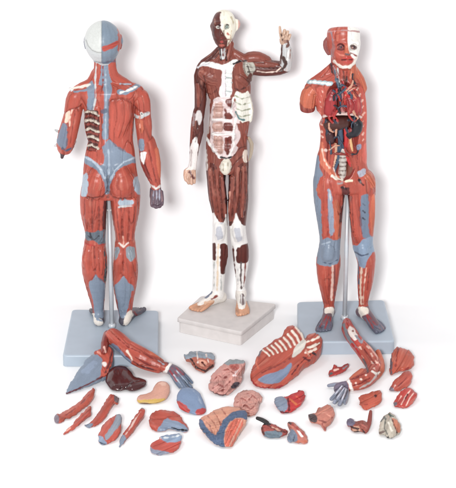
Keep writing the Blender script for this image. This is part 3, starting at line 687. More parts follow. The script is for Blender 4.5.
# neck, collar, sternum
f.line([(223, 47), (223, 56)], 1.2, (120, 60, 56), on=['neck'])
f.line([(219.5, 48), (221, 60)], .9, (60, 24, 24), on=['neck', 'torso']); f.line([(227, 50), (226, 60)], .9, (60, 24, 24), on=['neck', 'torso'])
f.paint([(202, 62), (210, 61.4), (217, 63.4), (222, 65), (228, 63), (232, 60), (236, 58.6), (238.6, 60.6), (234, 66), (232, 71), (231.4, 84), (232.6, 92), (229, 99), (221, 98.6), (218.6, 92), (221.6, 84), (222, 70), (213, 68), (204, 65.4), (199, 66)], WM, on=['torso', 'neck'], rag=.5, fib=.04, part='torso/breastbone')
f.line([(225.3, 70), (225.4, 96)], .8, (120, 130, 140), on=['torso'])
for y in (73, 77.5, 82, 86.5, 91): f.line([(226, y), (231.6, y + .8)], .8, (168, 178, 176), on=['torso'])
f.paint([(222.2, 68), (225, 68), (225, 98), (221.8, 98)], (236, 214, 216), on=['torso'])
f.line([(198, 67.5), (203, 64.5), (209, 64)], 1.8, (206, 206, 208), on=['torso', 'arm'])
f.groove([(203.6, 76), (206, 88), (208, 98)], 1.3, -.7, (62, 26, 24), on=['torso', 'arm'])
f.groove([(205, 92), (211, 94.6), (218, 89)], 1.0, -.4, (84, 34, 30), on=['torso'])
f.line([(234, 88), (239, 90.5), (245, 88)], 1.1, (84, 34, 30), on=['torso'])
for a in ((204, 78, 214, 74), (205, 84, 216, 80), (208, 90, 217, 86)): f.groove([(a[0], a[1]), (a[2], a[3])], .8, -.3, (120, 54, 44), on=['torso'])
# belly
f.paint([(214, 98), (222, 97), (230, 97), (236, 103), (239.4, 112), (240.6, 126), (240.8, 142), (237, 152), (230, 159), (222, 159), (214, 151), (210.6, 143), (210, 128), (211, 112)], (218, 200, 198), on=['torso'], fib=.04, part='torso/belly_sheath')
for q in ([(214.6, 103), (223.2, 102), (223.2, 118), (212.6, 118.6)], [(212.2, 121.6), (223.2, 121.6), (223.2, 132), (212.2, 132)], [(212.8, 136), (223.2, 136), (223.4, 155), (219, 154), (214, 146)]):
    f.paint(q, (190, 150, 138), on=['torso'], fa=90, fib=.14, rag=1.0)
for q in ([(225.2, 100.5), (233, 97.6), (234.6, 104), (232, 110), (228, 107)], [(224.2, 107.6), (228, 112), (233.6, 116.4), (232.6, 119.6), (224.4, 119.4)], [(223.6, 122.6), (233, 123.4), (232.6, 131.6), (223.6, 130.6)], [(224.8, 137), (231.6, 136), (231.8, 147), (227.6, 155.6), (224.2, 150)]):
    f.paint(q, (120, 54, 46), on=['torso'], fa=90, dz=-.4, rag=1.1, fib=.2, part='torso/belly_muscle')
f.line([(233.6, 98), (231, 112), (236, 119), (233.6, 134), (233.6, 146), (229.6, 156)], 1.8, WM, on=['torso'], dz=.4)
f.line([(212, 133.6), (222, 134.4), (234, 133.6)], 2.2, WM, on=['torso'], dz=.4); f.line([(212.6, 119.8), (224, 120), (232, 121)], 1.6, WM, on=['torso'], dz=.3)
f.paint([(234.6, 91), (241, 93), (249, 91), (252, 104), (251, 120), (244, 122.6), (238, 120.6), (236, 108)], (232, 230, 218), on=['torso'], rag=1.2, part='torso/lower_ribs')
for y in (96, 102, 108, 114): f.line([(235.6, y), (242, y + 3), (250, y + 1)], 1.0, (160, 164, 140), on=['torso'], dz=-.4)
f.line([(236, 112), (239, 119), (244, 120)], 1.6, (90, 130, 132), on=['torso'])
f.paint([(235.6, 122.8), (247, 123.6), (248, 140), (242, 149), (236, 147), (241.4, 136)], M2, on=['torso'], fa=70)
f.paint([(204, 98), (210.4, 98), (209.4, 120), (209.6, 134), (204, 134)], (196, 176, 168), on=['torso'], rag=.8)
f.line([(205, 135), (209, 143), (214, 151), (220, 158)], 2.0, WM, on=['torso', 'leg'])
f.line([(206, 150), (206.8, 162), (207, 170)], 1.2, (206, 196, 190), on=['leg', 'torso'])
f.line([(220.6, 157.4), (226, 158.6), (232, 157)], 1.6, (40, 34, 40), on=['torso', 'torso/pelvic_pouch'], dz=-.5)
f.paint([(243, 150), (247.8, 149), (247, 163), (242.6, 162)], (226, 210, 196), on=['torso', 'leg'])
f.line([(234, 156), (240, 148), (247, 146)], 1.1, (66, 28, 28), on=['torso'])
f.line([(223, 164), (223.4, 171)], .9, (170, 160, 140), on=['torso/pelvic_pouch']); f.line([(228, 163), (228, 170)], .9, (170, 160, 140), on=['torso/pelvic_pouch'])
# thighs
for g in ([(213.4, 168), (215.6, 190), (218, 212)], [(219.2, 172), (220.8, 195), (222.6, 218)], [(209.4, 176), (211.6, 200), (214, 214)], [(235.4, 175), (234, 195), (232.4, 216)], [(241, 168), (240, 192), (238, 212)], [(246, 172), (246, 195), (244, 215)], [(231, 170), (236, 162), (243, 156)]):
    f.groove(g, 1.1, -.6, (64, 24, 22), on=['leg', 'torso'])
for g in ([(216.6, 176), (218, 204)], [(238, 176), (236.4, 208)], [(243.8, 176), (243, 206)], [(211.4, 172), (212.6, 192)]): f.line(g, 1.0, (170, 92, 76), on=['leg'], op=.8)
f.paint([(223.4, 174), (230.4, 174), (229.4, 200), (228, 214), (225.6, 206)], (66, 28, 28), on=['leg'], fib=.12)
f.line([(230, 192), (228.6, 212)], 1.1, (216, 150, 130), on=['leg'])
f.paint([(212, 213), (214.6, 213), (217.4, 220), (221, 225.4), (224.4, 221), (226, 213), (229, 222), (229, 246), (211, 245), (211, 224)], WM, on=['leg#1'], rag=.5, fib=.03, part='leg#1/knee')
f.paint([(228, 226), (231, 226), (234.4, 219), (236, 212), (239, 220), (243, 225.6), (247, 226), (249, 241), (243, 246), (237.6, 248.4), (228, 247)], WM, on=['leg#2'], rag=.5, fib=.03, part='leg#2/knee')
f.paint([(216, 226), (222, 227), (223, 238), (219, 241), (216, 237)], (180, 184, 196), on=['leg'], op=.8, rag=.8); f.paint([(234, 228), (240, 228), (242, 240), (238, 243), (235.6, 238)], (180, 184, 196), on=['leg'], op=.8, rag=.8)
# shins
f.paint([(211, 243), (216, 243), (216.2, 258), (215, 261), (211, 259)], M, on=['leg#1'], fa=90)
f.paint([(220.6, 244), (224.6, 242.4), (228.6, 247), (228, 262), (225.4, 274.6), (220.4, 274), (220, 256)], M, on=['leg#1'], fa=90, part='leg#1/calf_muscle')
f.line([(218.2, 244), (217.6, 272), (217, 290)], 1.8, (226, 206, 180), on=['leg#1'])
f.paint([(236.4, 249), (241, 246), (249.4, 242), (249.4, 258), (247, 263.6), (236.6, 263), (236, 256)], M, on=['leg#2'], fa=90, part='leg#2/calf_muscle')
f.line([(232.8, 246), (233.8, 260), (235.2, 276)], 1.6, M, on=['leg#2'])
f.line([(241.4, 263), (240.6, 276), (241.4, 289)], 1.8, (110, 96, 96), on=['leg#2']); f.line([(245.4, 263), (244.6, 278), (243.8, 286)], 1.2, (150, 80, 70), on=['leg#2']); f.line([(238, 264), (238, 284)], .9, (190, 190, 190), on=['leg'])
for g in ([(214, 262), (214.2, 288)], [(221.4, 276), (221, 290)]): f.line(g, .9, (186, 190, 186), on=['leg'])
# feet
f.line([(206, 296), (211, 292)], 4.2, (122, 130, 150), on=['leg#1/foot'], rag=.8); f.line([(212, 299), (217, 296)], 2.0, (150, 70, 62), on=['leg#1/foot'])
f.line([(205, 303), (213, 301)], 2.4, (222, 180, 150), on=['leg#1/foot']); f.line([(242, 296), (243, 303)], 5.0, (128, 108, 108), on=['leg#2/foot'], rag=1)
f.line([(241, 292), (241.6, 304)], .9, WM, on=['leg#2/foot']); f.line([(244.4, 297), (244.4, 304)], .9, WM, on=['leg#2/foot'])
# arms
f.paint([(195.6, 112), (200, 110), (202.6, 114), (201.6, 122), (199, 126), (197, 120), (195, 121)], (206, 200, 198), on=['arm#1'], rag=.6)
f.paint([(190.6, 146), (193, 139), (196.6, 137), (198.4, 146), (197.4, 170), (188, 170), (189.4, 156)], (232, 226, 222), on=['arm#1'], part='arm#1/wrist_tendon')
f.groove([(199.8, 80), (200.8, 92), (200.6, 106)], 1.0, -.5, (56, 24, 22), on=['arm#1']); f.groove([(197, 122), (197.6, 132), (195.6, 142)], 1.1, -.6, (56, 24, 22), on=['arm#1'])
f.paint([(192.6, 112), (195.2, 112), (194, 126), (191.6, 128)], (160, 140, 140), on=['arm#1'], op=.8)
f.line([(191.6, 150), (190.6, 166)], .8, (170, 150, 148), on=['arm#1']); f.line([(190, 172), (193, 178)], 3.0, (116, 56, 50), on=['arm#1/hand'], rag=1)
f.line([(186, 170), (191, 168), (196, 170)], 1.6, (232, 224, 216), on=['arm#1/hand', 'arm#1'])
f.groove([(244, 64), (254, 62.4), (264, 63)], 1.2, -.6, (50, 22, 22), on=['arm#2', 'torso'])
f.line([(257, 71.6), (266, 72.6), (276, 71.6), (281, 67.6)], 1.1, (226, 200, 186), on=['arm#2'])
f.paint([(244, 62), (252, 62), (256, 66), (255, 71), (250, 76), (245, 72)], (186, 182, 170), on=['torso', 'arm#2'], rag=.8, part='torso/shoulder_joint')
for g in ([(245, 66), (254, 68)], [(247, 62), (250, 74)], [(248, 72), (254, 72)]): f.line(g, 1.0, (80, 66, 62), on=['torso', 'arm#2'], rag=.6)
f.line([(234, 64), (240, 61), (246, 61)], 1.8, (44, 26, 28), on=['torso', 'arm#2'])
f.paint([(246, 77), (252, 72), (252, 84), (248, 86)], (110, 60, 52), on=['torso'])
f.line([(282, 70), (286, 64), (284, 58)], 3.4, (84, 60, 54), on=['arm#2'], rag=.8); f.line([(281, 58), (281.6, 48)], 1.2, (96, 70, 66), on=['arm#2'])
f.line([(287, 60), (289, 50)], 1.4, (240, 238, 232), on=['arm#2']); f.line([(290, 58), (290.4, 50)], 1.1, (160, 130, 120), on=['arm#2'])
f.line([(287.4, 41), (289, 44), (287, 47)], 2.4, (120, 80, 70), on=['arm#2'], rag=.6); f.line([(281, 34), (282.4, 40)], 1.2, (90, 66, 62), on=['arm#2/hand'])
V, Q = f.mesh()
o2 = G(226, 320, 0); o2[2] = 0; lb = 'dark red muscle figure with white knees and one arm raised, on pale block base'
root2, _, _ = finish(f, V, Q, 'anatomy_figure', lb, LAB_CAT, plain, px=view, org=o2, facing=-FW, root=empty('anatomy_figure', o2, lb, LAB_CAT, 'standing anatomy figures'))
slab('base', [G(176.6, 318, Z2), G(241.5, 332, Z2), G(276.5, 303.6, Z2), G(201, 295.5, Z2)], Z2, root2, stone_base, o2, 3, 1.2, lip=Z2 - 4.6)

# ================================================================ RIGHT: open trunk, front view, no arms
Z3 = 14.0
y3 = G(346, 318, Z3)[1]
f = Fig(y3)
f.c([(343.4, 37, 0, 14.5), (344, 43, 0, 15.4), (344.6, 50, 1, 13.6), (345, 57, 3, 11.0), (345.4, 62, 5, 7.4)], R, 'head', flat=1.1, k=2, fib=.06)
f.c([(343.6, 34, 0, 15.2), (343.6, 33, 0, 15.2)], R, 'head', flat=1.1, k=2, sub=1)
P = Yp(343.6, 27.6, y3) + UP * 220; f.w([(P[0] - 1, P[1], P[2], 220), (P[0] + 1, P[1], P[2], 220)], (190, 130, 122), 'head', k=5, op='sub', sub=1)
f.c([(335.6, 43.4, 13.5, 2.2), (346, 42.6, 16.6, 2.0), (357, 43.4, 12.5, 2.2)], R, 'head', k=3, fib=.05)
for x_ in (338.4, 354): f.c([(x_, 53, 12.4, 3.4), (x_, 55, 12, 3.2)], R, 'head', k=3, fib=.05)
f.c([(346.6, 64, 11.6, 4.4), (346.8, 65, 11.4, 4.2)], R, 'head', k=3)
f.c([(347, 45, 16.5, 2.0), (347, 50, 18.6, 2.3), (347, 53, 19.8, 2.7)], RO, 'head/nose', k=2.5, fib=.04)
f.c([(340.4, 47.2, 18.5, 3.2), (340.5, 47.2, 18.6, 3.2)], (120, 50, 48), 'head', k=1.4, op='sub', sub=1, fib=0)
f.c([(340.4, 47.2, 14.0, 2.9), (340.5, 47.2, 14.1, 2.9)], (236, 230, 222), 'head/eye', k=.3, sub=1, fib=0)
f.c([(353.0, 47.0, 15, 3.8), (353.1, 47, 15.1, 3.8)], (90, 60, 60), 'head', k=.6, op='sub', sub=1, fib=0)
f.c([(353.2, 47.2, 11.6, 2.5), (353.3, 47.2, 11.7, 2.5)], (120, 96, 92), 'head/eye#2', k=.3, sub=1, fib=0)
f.c([(341, 58.6, 13.2, 1.2), (347, 57.8, 15.4, 1.4), (353, 58.2, 13, 1.2)], (204, 60, 52), 'head/mouth', k=.8, fib=.04)
f.c([(342, 60.8, 13, 1.3), (347, 61.6, 14.4, 1.6), (352, 60.6, 13, 1.3)], (196, 70, 60), 'head/mouth', k=.8, fib=.04)
f.c([(328.6, 38, -2, 2), (326.2, 42, -2, 2.8), (326, 48, -1, 2.4), (328.6, 53.5, 0, 1.8)], (150, 84, 80), 'head/ear', k=.8, fib=.05)
f.c([(341, 56, -3, 9.5), (341.5, 66, -3, 10), (342.5, 76, -2, 11), (343, 84, 0, 14)], R, 'neck', k=2.5)
f.c([(333.5, 66, 1, 4), (337, 74, 4, 3.4), (341, 84, 7, 2.4)], RD, 'neck', k=1); f.c([(351.5, 66, 2, 4.4), (352, 76, 3, 4), (350, 86, 6, 3)], RO, 'neck', k=1)
f.c([(331, 68, -1, 4), (324, 76, -1, 5.4), (315, 82, 0, 5), (309, 87, 0, 4)], R, 'torso', k=2); f.c([(354, 70, -1, 4), (359, 80, -1, 5.4), (362, 88, 0, 5)], RO, 'torso', k=2)
f.trunk([(67, 332, 354), (72, 329, 356), (76, 319, 357.5), (79, 311.5, 360), (83, 308, 362.4), (88, 310, 364.4), (94, 313, 365.4), (102, 315, 366.4), (112, 317, 367), (124, 319, 367), (134, 320.5, 366.5), (148, 319.4, 366.6), (156, 317, 367), (165, 315.6, 367), (174, 314.4, 370), (181, 314, 373.5), (186, 314, 375), (190, 316, 373)], R, 'torso', flat=.55, k=2, fib=.12)
f.c([(313, 88, 1, 6), (309.4, 95, 2, 8), (308, 103, 2, 7.6), (308, 108, 2, 5)], RO, 'torso/shoulder', k=1.4, fib=.14); f.c([(307, 104, 2, 7), (307.6, 107.5, 2, 7.2)], RD, 'torso/shoulder', k=.6, sub=1)
P = Yp(308, 110.6, y3 - 2); f.w([(P[0] - 9, P[1], P[2] - 8, 8), (P[0] + 6, P[1], P[2] - 8, 8)], (170, 50, 44), 'torso/shoulder', flat=2.5, k=.5, op='sub', sub=1)
# open cavity
f.c([(342, 90, 18, 12), (342.4, 100, 18, 17), (342.6, 115, 17, 19.5), (342.6, 132, 16, 19.5), (342, 146, 16, 18), (342, 160, 15, 16.5), (342.6, 170, 14, 11)], RD, 'torso/cavity', flat=.72, k=1.5, op='sub', fib=.06)
OR = 'torso/'; NV = 0
f.c([(332.6, 92, 7, 4.5), (330.6, 100, 7.5, 6.6), (330, 110, 7, 6.4)], (170, 44, 48), OR + 'lung', k=.6, fib=.18); f.c([(352, 92, 7, 4), (355, 100, 7.5, 6.0), (356, 110, 7, 5.8)], (170, 44, 48), OR + 'lung#2', k=.6, fib=.18)
f.c([(348.6, 98, 10, 3.6), (351, 104, 11, 4.8), (350, 110, 10.5, 3.6)], (168, 46, 48), OR + 'heart', k=.6)
f.c([(341.4, 84, 9, 2.0), (341.8, 96, 9, 2.2), (342.8, 112, 8, 2.6)], (196, 120, 120), OR + 'windpipe', k=.6)
for g, c_, r in (([(337, 80, 9, 1.5), (339, 88, 11, 1.6), (340, 98, 11, 1.5), (341, 106, 10, 1.2)], (66, 84, 106), 1), ([(344, 86, 11, 1.3), (349, 90, 12, 1.6), (353, 95, 11, 1.2)], (66, 84, 106), 1), ([(343.6, 82, 10, 1.3), (345, 92, 12, 1.5), (350, 97, 12, 1.2)], (196, 40, 40), 1),
                 ([(346.6, 110, 9, 1.3), (344.6, 100, 11, 1.3), (346, 92, 12, 1.2)], (206, 60, 50), 1), ([(333, 90, 11, .9), (338, 95, 11, 1.1), (333, 104, 11.6, .9)], (70, 80, 100), 1), ([(352, 92, 11.6, 1), (356, 99, 11.6, 1.1), (356, 108, 11.4, .9)], (214, 120, 90), 1)):
    NV += 1; f.c(g, c_, OR + 'blood_vessel#%d' % NV, k=.4, fib=.02)
f.c([(323.6, 116.6, 9, 1.3), (330, 114.6, 10, 1.4), (342, 113.8, 11, 1.5), (354, 114.6, 10, 1.4), (361, 117, 8, 1.2)], (206, 178, 170), OR + 'diaphragm', k=.6, fib=.02)
f.c([(330, 124, 6, 6.4), (338, 123, 7, 7), (345, 122, 6, 6)], (84, 42, 36), OR + 'liver_bed', k=.8, fib=.06)
f.c([(353, 119, 8, 3.6), (357.4, 125, 8.6, 5), (355, 132, 8.6, 4.8), (349, 134, 8.6, 3.6)], (34, 36, 44), OR + 'spleen', k=.8, fib=.04)
f.c([(330, 134, 7, 4.4), (331, 140, 7, 4.2)], (78, 40, 44), OR + 'kidney', k=.6, fib=.04); f.c([(350.6, 130, 9, 2.6), (347, 136, 8, 2.6)], (150, 46, 46), OR + 'kidney#2', k=.6, fib=.04)
for g, c_ in (([(340, 128, 9, 2.4), (340.6, 138, 9, 2.6), (340, 148, 8, 2.2), (338, 160, 7, 1.6), (334, 172, 8, 1.3)], (70, 92, 116)), ([(345, 126, 9, 1.6), (346, 140, 9, 1.9), (345, 152, 8, 1.8), (350, 164, 8, 1.3), (354, 173, 9, 1.1)], (204, 44, 44)),
              ([(326, 120, 9, 1.2), (327, 130, 9, 1.4), (328, 137, 9, 1.1), (334, 138, 9, 1.2), (340, 134, 10, 1.2)], (52, 62, 80)), ([(348, 120, 9.5, 1.2), (346, 128, 10, 1.3), (350, 138, 9.6, 1.2)], (52, 62, 80)), ([(334, 120, 13, 1.0), (338, 127, 12, 1.1), (333, 132, 11, 1.0)], (60, 66, 84)), ([(336, 144, 8, 1.1), (336, 156, 8, 1.1), (333, 166, 8, 1.0)], (220, 170, 140)), ([(350, 134, 9.6, 1.1), (352, 150, 9, 1.2), (356, 162, 8, 1.0)], (224, 176, 120))):
    NV += 1; f.c(g, c_, OR + 'blood_vessel#%d' % NV, k=.4, fib=.02)
f.c([(332.6, 142, 5, 3), (332, 154, 5, 4.4), (330, 168, 6, 4), (330, 178, 8, 3)], R, OR + 'loin_muscle', k=.7, fib=.14); f.c([(349, 140, 6, 3.6), (352, 153, 6, 4.4), (356, 166, 7, 4), (358, 178, 9, 3)], R, OR + 'loin_muscle#2', k=.7, fib=.14)
f.c([(342.8, 150, 7, 3.2), (342.8, 164, 8, 3.6), (342.4, 177, 8, 3.0)], (196, 188, 178), OR + 'spine', k=.6, fib=.05)
for i in range(6): f.line([(338.6, 153.4 + i * 4.3), (342.8, 154.2 + i * 4.3), (347, 153.4 + i * 4.3)], 1.1, (138, 120, 112), on=['torso/spine'], dz=-.9, rag=.6)
f.c([(351, 162, 5, 4), (351, 172, 6, 4.4), (348, 178, 8, 3)], (136, 74, 56), OR + 'pelvis', k=.8, fib=.04)
rs = np.random.default_rng(21)
for i in range(34):
    up = i < 18; x, y = rs.uniform(329, 358), rs.uniform(85, 110) if up else rs.uniform(118, 156); a_ = rs.uniform(0, 6.28); q = []
    for j in range(4): q.append((x, y, 11.4 + (1.4 if up else .6), rs.uniform(.6, 1.25))); a_ += rs.uniform(-.8, .8); x = min(max(x + math.cos(a_) * 4, 329), 358); y += math.sin(a_) * 4
    NV += 1; f.c(q, [(70, 84, 104), (184, 50, 46), (48, 44, 54), (150, 60, 52), (206, 150, 124)][i % 5], OR + 'blood_vessel#%d' % NV, k=.3, fib=.02)
# legs
ys = [182, 190, 200, 217, 235, 246]
f.c(lg([313.8, 313.8, 314.4, 317, 319.6, 319.6], [344.6, 344.8, 343.6, 342, 340.7, 339.8], ys), R, 'leg#1', k=1.4)
f.c(lg([319.4, 317.4, 316.4, 318, 321.2, 323.4, 324.4], [339.6, 340.0, 340.2, 338.2, 335.8, 334.0, 333.4], [247, 256, 264, 280, 293.6, 305, 311]), R, 'leg#1', k=1.2)
f.c(lg([375, 375, 374.8, 374.6, 373, 372.6], [346.6, 347.4, 348.6, 350.2, 351.4, 353], ys), R, 'leg#2', k=1.4)
f.c(lg([373, 375.2, 375, 373.2, 369.8, 367.4, 366.8], [353.6, 356.2, 357.8, 357.4, 358, 358.8, 359], [247, 256, 264, 280, 293.6, 305, 311]), R, 'leg#2', k=1.2)
f.c([(322, 184, 7, 5.4), (321.5, 190, 7.5, 5.2)], RO, 'leg#1', k=.9); f.c([(325, 196, 8, 3), (324.6, 215, 9, 4.4), (325, 235, 7, 2.6)], R, 'leg#1', k=.8, fib=.14)
f.c([(333, 178, 9, 3), (334, 200, 10, 4.6), (336.4, 222, 9, 4.2), (336, 238, 7, 2.6)], RO, 'leg#1', k=.8, fib=.14)
f.c([(366, 178, 5, 6.5), (370, 184, 6, 5.4)], RO, 'leg#2', k=1.2); f.c([(371.6, 196, 7, 3), (371.6, 215, 7.4, 3.6), (370.6, 234, 5, 2)], RO, 'leg#2', k=.8, fib=.14)
f.c([(353, 190, 9, 3.4), (354, 212, 10, 4.6), (357, 234, 8, 4.8), (359, 242, 6, 3)], R, 'leg#2', k=.8, fib=.14); f.c([(358, 174, 8, 3.4), (356, 184, 9, 4), (352, 194, 9, 3)], RD, 'leg#2', k=.8, fib=.14)
f.c([(329, 248, 7, 5.5), (328, 256, 8, 6), (328, 262, 6, 4)], B, 'leg#1', k=2, fib=.03); f.c([(363, 248, 7, 6), (363, 254, 7, 5.4), (363.5, 262, 5, 3.6)], B, 'leg#2', k=2, fib=.03)
f.c([(324, 268, 5, 4), (325, 284, 5.5, 4.4), (327.6, 302, 4, 2.6)], R, 'leg#1', k=.8, fib=.14); f.c([(369, 262, 5, 3), (369, 280, 5, 3.6), (366, 300, 4, 2)], R, 'leg#2', k=.8, fib=.14)
f.foot(Yp(329, 309, y3), math.radians(-12), 34, Z3, 'leg#1/foot', (124, 96, 106), (104, 106, 124), 6.2)
f.foot(Yp(363.5, 309, y3), math.radians(28), 38, Z3, 'leg#2/foot', (124, 96, 106), (104, 106, 124), 6.2)
# paint
f.paint([(347.8, 24), (364, 24), (364, 60), (357.6, 62), (351, 56.4), (348.6, 50), (347.6, 42)], (238, 234, 226), on=['head'], rag=.1, fib=.02, part='head/skull_half')
for p_, w_, k_ in (((353.2, 47.2), 6.6, (120, 92, 88)), ((353.6, 47), 3.4, (70, 52, 54)), ((352.2, 47.8), 2.4, (196, 150, 140))): f.line([p_], w_, k_, on=['head', 'head/eye'], rag=.9)
f.line([(340.4, 47.3)], 6.0, (150, 66, 58), on=['head']); f.line([(340.8, 47.3)], 2.2, (70, 80, 96), on=['head/eye'], rag=0); f.line([(340.8, 47.3)], 1.2, (24, 20, 24), on=['head/eye'], rag=0); f.line([(337, 46), (340, 44.4), (343.8, 46.2)], .9, (90, 34, 36), on=['head', 'head/eye'])
f.line([(337.6, 49), (341, 50.2), (344, 49.2)], .9, (110, 40, 40), on=['head', 'head/eye'])
f.line([(328, 31.6), (343, 30.2), (359.6, 31.6)], 1.2, (190, 140, 138), on=['head'])
f.line([(331.4, 33), (333, 42), (332, 56)], 1.6, (150, 130, 140), on=['head']); f.paint([(331.4, 44), (334, 38), (335, 50), (332.4, 58)], (170, 110, 106), on=['head'])
f.line([(345.6, 54), (349.6, 54.6), (353, 53)], 1.3, (110, 90, 96), on=['head', 'head/nose'])
f.line([(336, 52), (340, 55), (344, 55.6)], 1.0, (226, 130, 110), on=['head']); f.line([(351, 53), (356.6, 56)], 1.6, (150, 60, 60), on=['head'])
f.line([(334, 61), (337.6, 64.6), (343, 67.2), (350, 67), (354.6, 62), (356, 58)], 2.8, (238, 228, 216), on=['head', 'neck'], dz=.3, part='head/jaw_bone')
f.line([(342, 59.9), (347, 59.5), (352, 59.6)], .8, (110, 24, 26), on=['head', 'head/mouth'])
f.groove([(334, 36), (337, 43)], 1, -.3, (140, 60, 56), on=['head']); f.line([(336, 34), (346, 33)], 1.0, (150, 62, 54), on=['head'], op=.6)
# neck veins
f.line([(334.6, 70), (336, 80), (340, 86)], 2.2, (90, 110, 124), on=['neck', 'torso']); f.line([(337.4, 68), (339.4, 82)], .9, (200, 210, 208), on=['neck', 'torso']); f.line([(343, 70), (345, 84)], 1.6, (120, 60, 52), on=['neck', 'torso']); f.line([(347, 72), (346.6, 84)], 1.0, (70, 40, 40), on=['neck', 'torso']); f.line([(331, 64), (332, 74)], 1.4, (70, 50, 54), on=['neck'])
f.line([(351, 72), (350, 84)], 1.0, (226, 150, 120), on=['neck', 'torso'])
f.line([(308.6, 81.4), (318, 82.6), (331, 83.6)], 4.4, (168, 190, 196), on=['torso', 'neck'], part='torso/collarbone', dz=.5); f.line([(311, 82), (320, 82.8), (330, 83.8)], 1.6, (236, 236, 230), on=['torso', 'neck'])
f.groove([(306, 88), (312, 84.6), (322, 86)], 1, -.4, (110, 60, 60), on=['torso'])
f.groove([(318, 90), (316.4, 100), (315.4, 108)], 1.2, -.6, (150, 60, 50), on=['torso', 'torso/shoulder'])
f.paint([(317, 88), (323, 86), (325, 92), (322, 104), (321, 120), (321, 140), (316, 140), (316.6, 112), (315.8, 100)], (206, 96, 80), on=['torso'], fib=.05)
for i, q in enumerate(((321.6, 91), (320.4, 95), (319.6, 101), (320, 106), (319.4, 112), (320.4, 119), (321.2, 124), (321, 131), (321.6, 136))): f.line([q, (q[0] + 1, q[1] + 1.2)], .9 + (i * 7 % 3) * .4, (228, 180, 164), on=['torso'], rag=1)
f.paint([(358, 84), (364, 90), (367.5, 104), (368, 140), (363.4, 140), (363.6, 112), (361, 96)], (208, 88, 72), on=['torso'], fib=.08)
for i, q in enumerate(((358, 88), (360.6, 94), (363, 100), (363.6, 106), (364.6, 113), (364, 120), (364.6, 125), (363.8, 133), (363.6, 139))): f.line([q, (q[0] - 1, q[1] + 1.6)], .9 + (i * 5 % 3) * .4, (226, 170, 154), on=['torso'], rag=1)
f.paint([(320, 142), (323, 142), (326, 160), (334, 172), (341, 178), (338, 181), (329, 175), (320, 164)], (222, 120, 90), on=['torso', 'leg'], fib=.10)
f.line([(322, 149), (324, 160), (329, 168)], 1.4, (240, 200, 180), on=['torso']); f.line([(325.6, 150.4)], 2.6, (230, 200, 190), on=['torso']); f.line([(333.6, 168), (336.6, 177)], 1.2, (236, 214, 200), on=['torso', 'leg'])
f.line([(332, 176), (337, 179), (342, 179.6)], 2.4, (236, 224, 208), on=['torso', 'leg']); f.line([(346, 181), (352, 180.6)], 1.8, (240, 226, 196), on=['torso', 'leg'])
f.paint([(363, 144), (368, 142), (369, 154), (366, 165), (362, 160)], (214, 96, 80), on=['torso'])
f.paint([(356, 145), (362, 144), (361, 149), (357, 150)], (142, 146, 170), on=['torso'])
f.paint([(356, 172), (365, 168), (367, 174), (360, 178)], (176, 176, 190), on=['torso', 'leg'], rag=.8)
f.paint([(312, 152), (318.6, 154), (319.6, 166), (323, 175), (319, 180), (316, 190), (318, 196), (321, 200), (321.6, 234), (323, 240), (317, 240), (312, 210), (310, 180)], B, on=['torso', 'leg'], fib=.05, part='leg#1/thigh_fascia')
f.paint([(327.6, 188), (331, 190), (333.6, 210), (334.4, 232), (330, 238), (327.6, 214)], (150, 160, 180), on=['leg#1'], fib=.05)
f.line([(329.6, 190), (330.4, 200)], 1.2, WG, on=['leg#1'])
f.paint([(341.6, 188), (349.6, 187), (349.6, 214), (352, 232), (350, 232), (346.5, 206), (342, 222), (340, 222), (342.6, 204)], (104, 42, 40), on=['leg', 'torso'], fib=.12)
f.line([(342, 187.6), (346, 188.6)], 2.0, (60, 30, 34), on=['leg', 'torso']); f.line([(338, 184), (342, 183)], 1.6, (170, 150, 150), on=['leg', 'torso'])
f.groove([(329, 178), (334, 198), (339, 214)], 1.0, -.5, (140, 48, 40), on=['leg#1']); f.groove([(326.6, 196), (328.2, 214), (328, 236)], 1.0, -.5, (130, 44, 40), on=['leg#1']); f.groove([(340.6, 214), (339, 236)], 1.0, -.4, (100, 36, 36), on=['leg#1'])
f.paint([(361, 195), (368.4, 194), (369, 208), (368.4, 230), (372, 238), (363.6, 239), (361, 230), (360, 212)], (116, 132, 154), on=['leg#2'], fib=.06, part='leg#2/thigh_fascia')
for y in (204, 211, 218): f.line([(363, y), (365, y + 1.6)], .9, (60, 60, 76), on=['leg#2'])
f.line([(359, 180), (363, 185)], 2.4, (60, 24, 28), on=['leg#2', 'torso'], rag=.8); f.groove([(357.6, 192), (359.6, 214), (362, 234)], 1.1, -.5, (130, 44, 40), on=['leg#2']); f.groove([(351.4, 196), (352.4, 216), (353, 232)], 1.0, -.5, (84, 36, 40), on=['leg#2'])
f.line([(350.4, 186), (349.6, 210)], 1.4, (150, 90, 80), on=['leg#2'])
f.paint([(318, 238), (323, 240), (328, 237), (334, 241), (341, 238), (341, 252), (338, 263), (331, 267), (324, 266), (317, 264), (317, 250)], B, on=['leg#1'], fib=.05, part='leg#1/knee_cap')
f.paint([(362, 239), (375, 236), (376, 250), (371, 254), (367, 262), (365, 269), (359.6, 267), (357, 258), (352, 250), (352, 244), (358, 246)], (138, 158, 182), on=['leg#2'], fib=.05, part='leg#2/knee_cap')
f.line([(355, 252), (362, 256), (368, 254)], .9, BD, on=['leg#2']); f.line([(322, 262), (330, 264), (337, 260)], .9, BD, on=['leg#1']); f.line([(322, 244), (330, 242)], .9, BL, on=['leg#1'])
f.line([(332.6, 266), (332.4, 285), (331.4, 300)], 2.2, (222, 186, 172), on=['leg#1']); f.line([(334.6, 266), (334.6, 300)], 1.0, (140, 70, 66), on=['leg#1'])
f.groove([(329, 268), (329, 290), (329, 304)], .9, -.4, (120, 38, 38), on=['leg#1'])
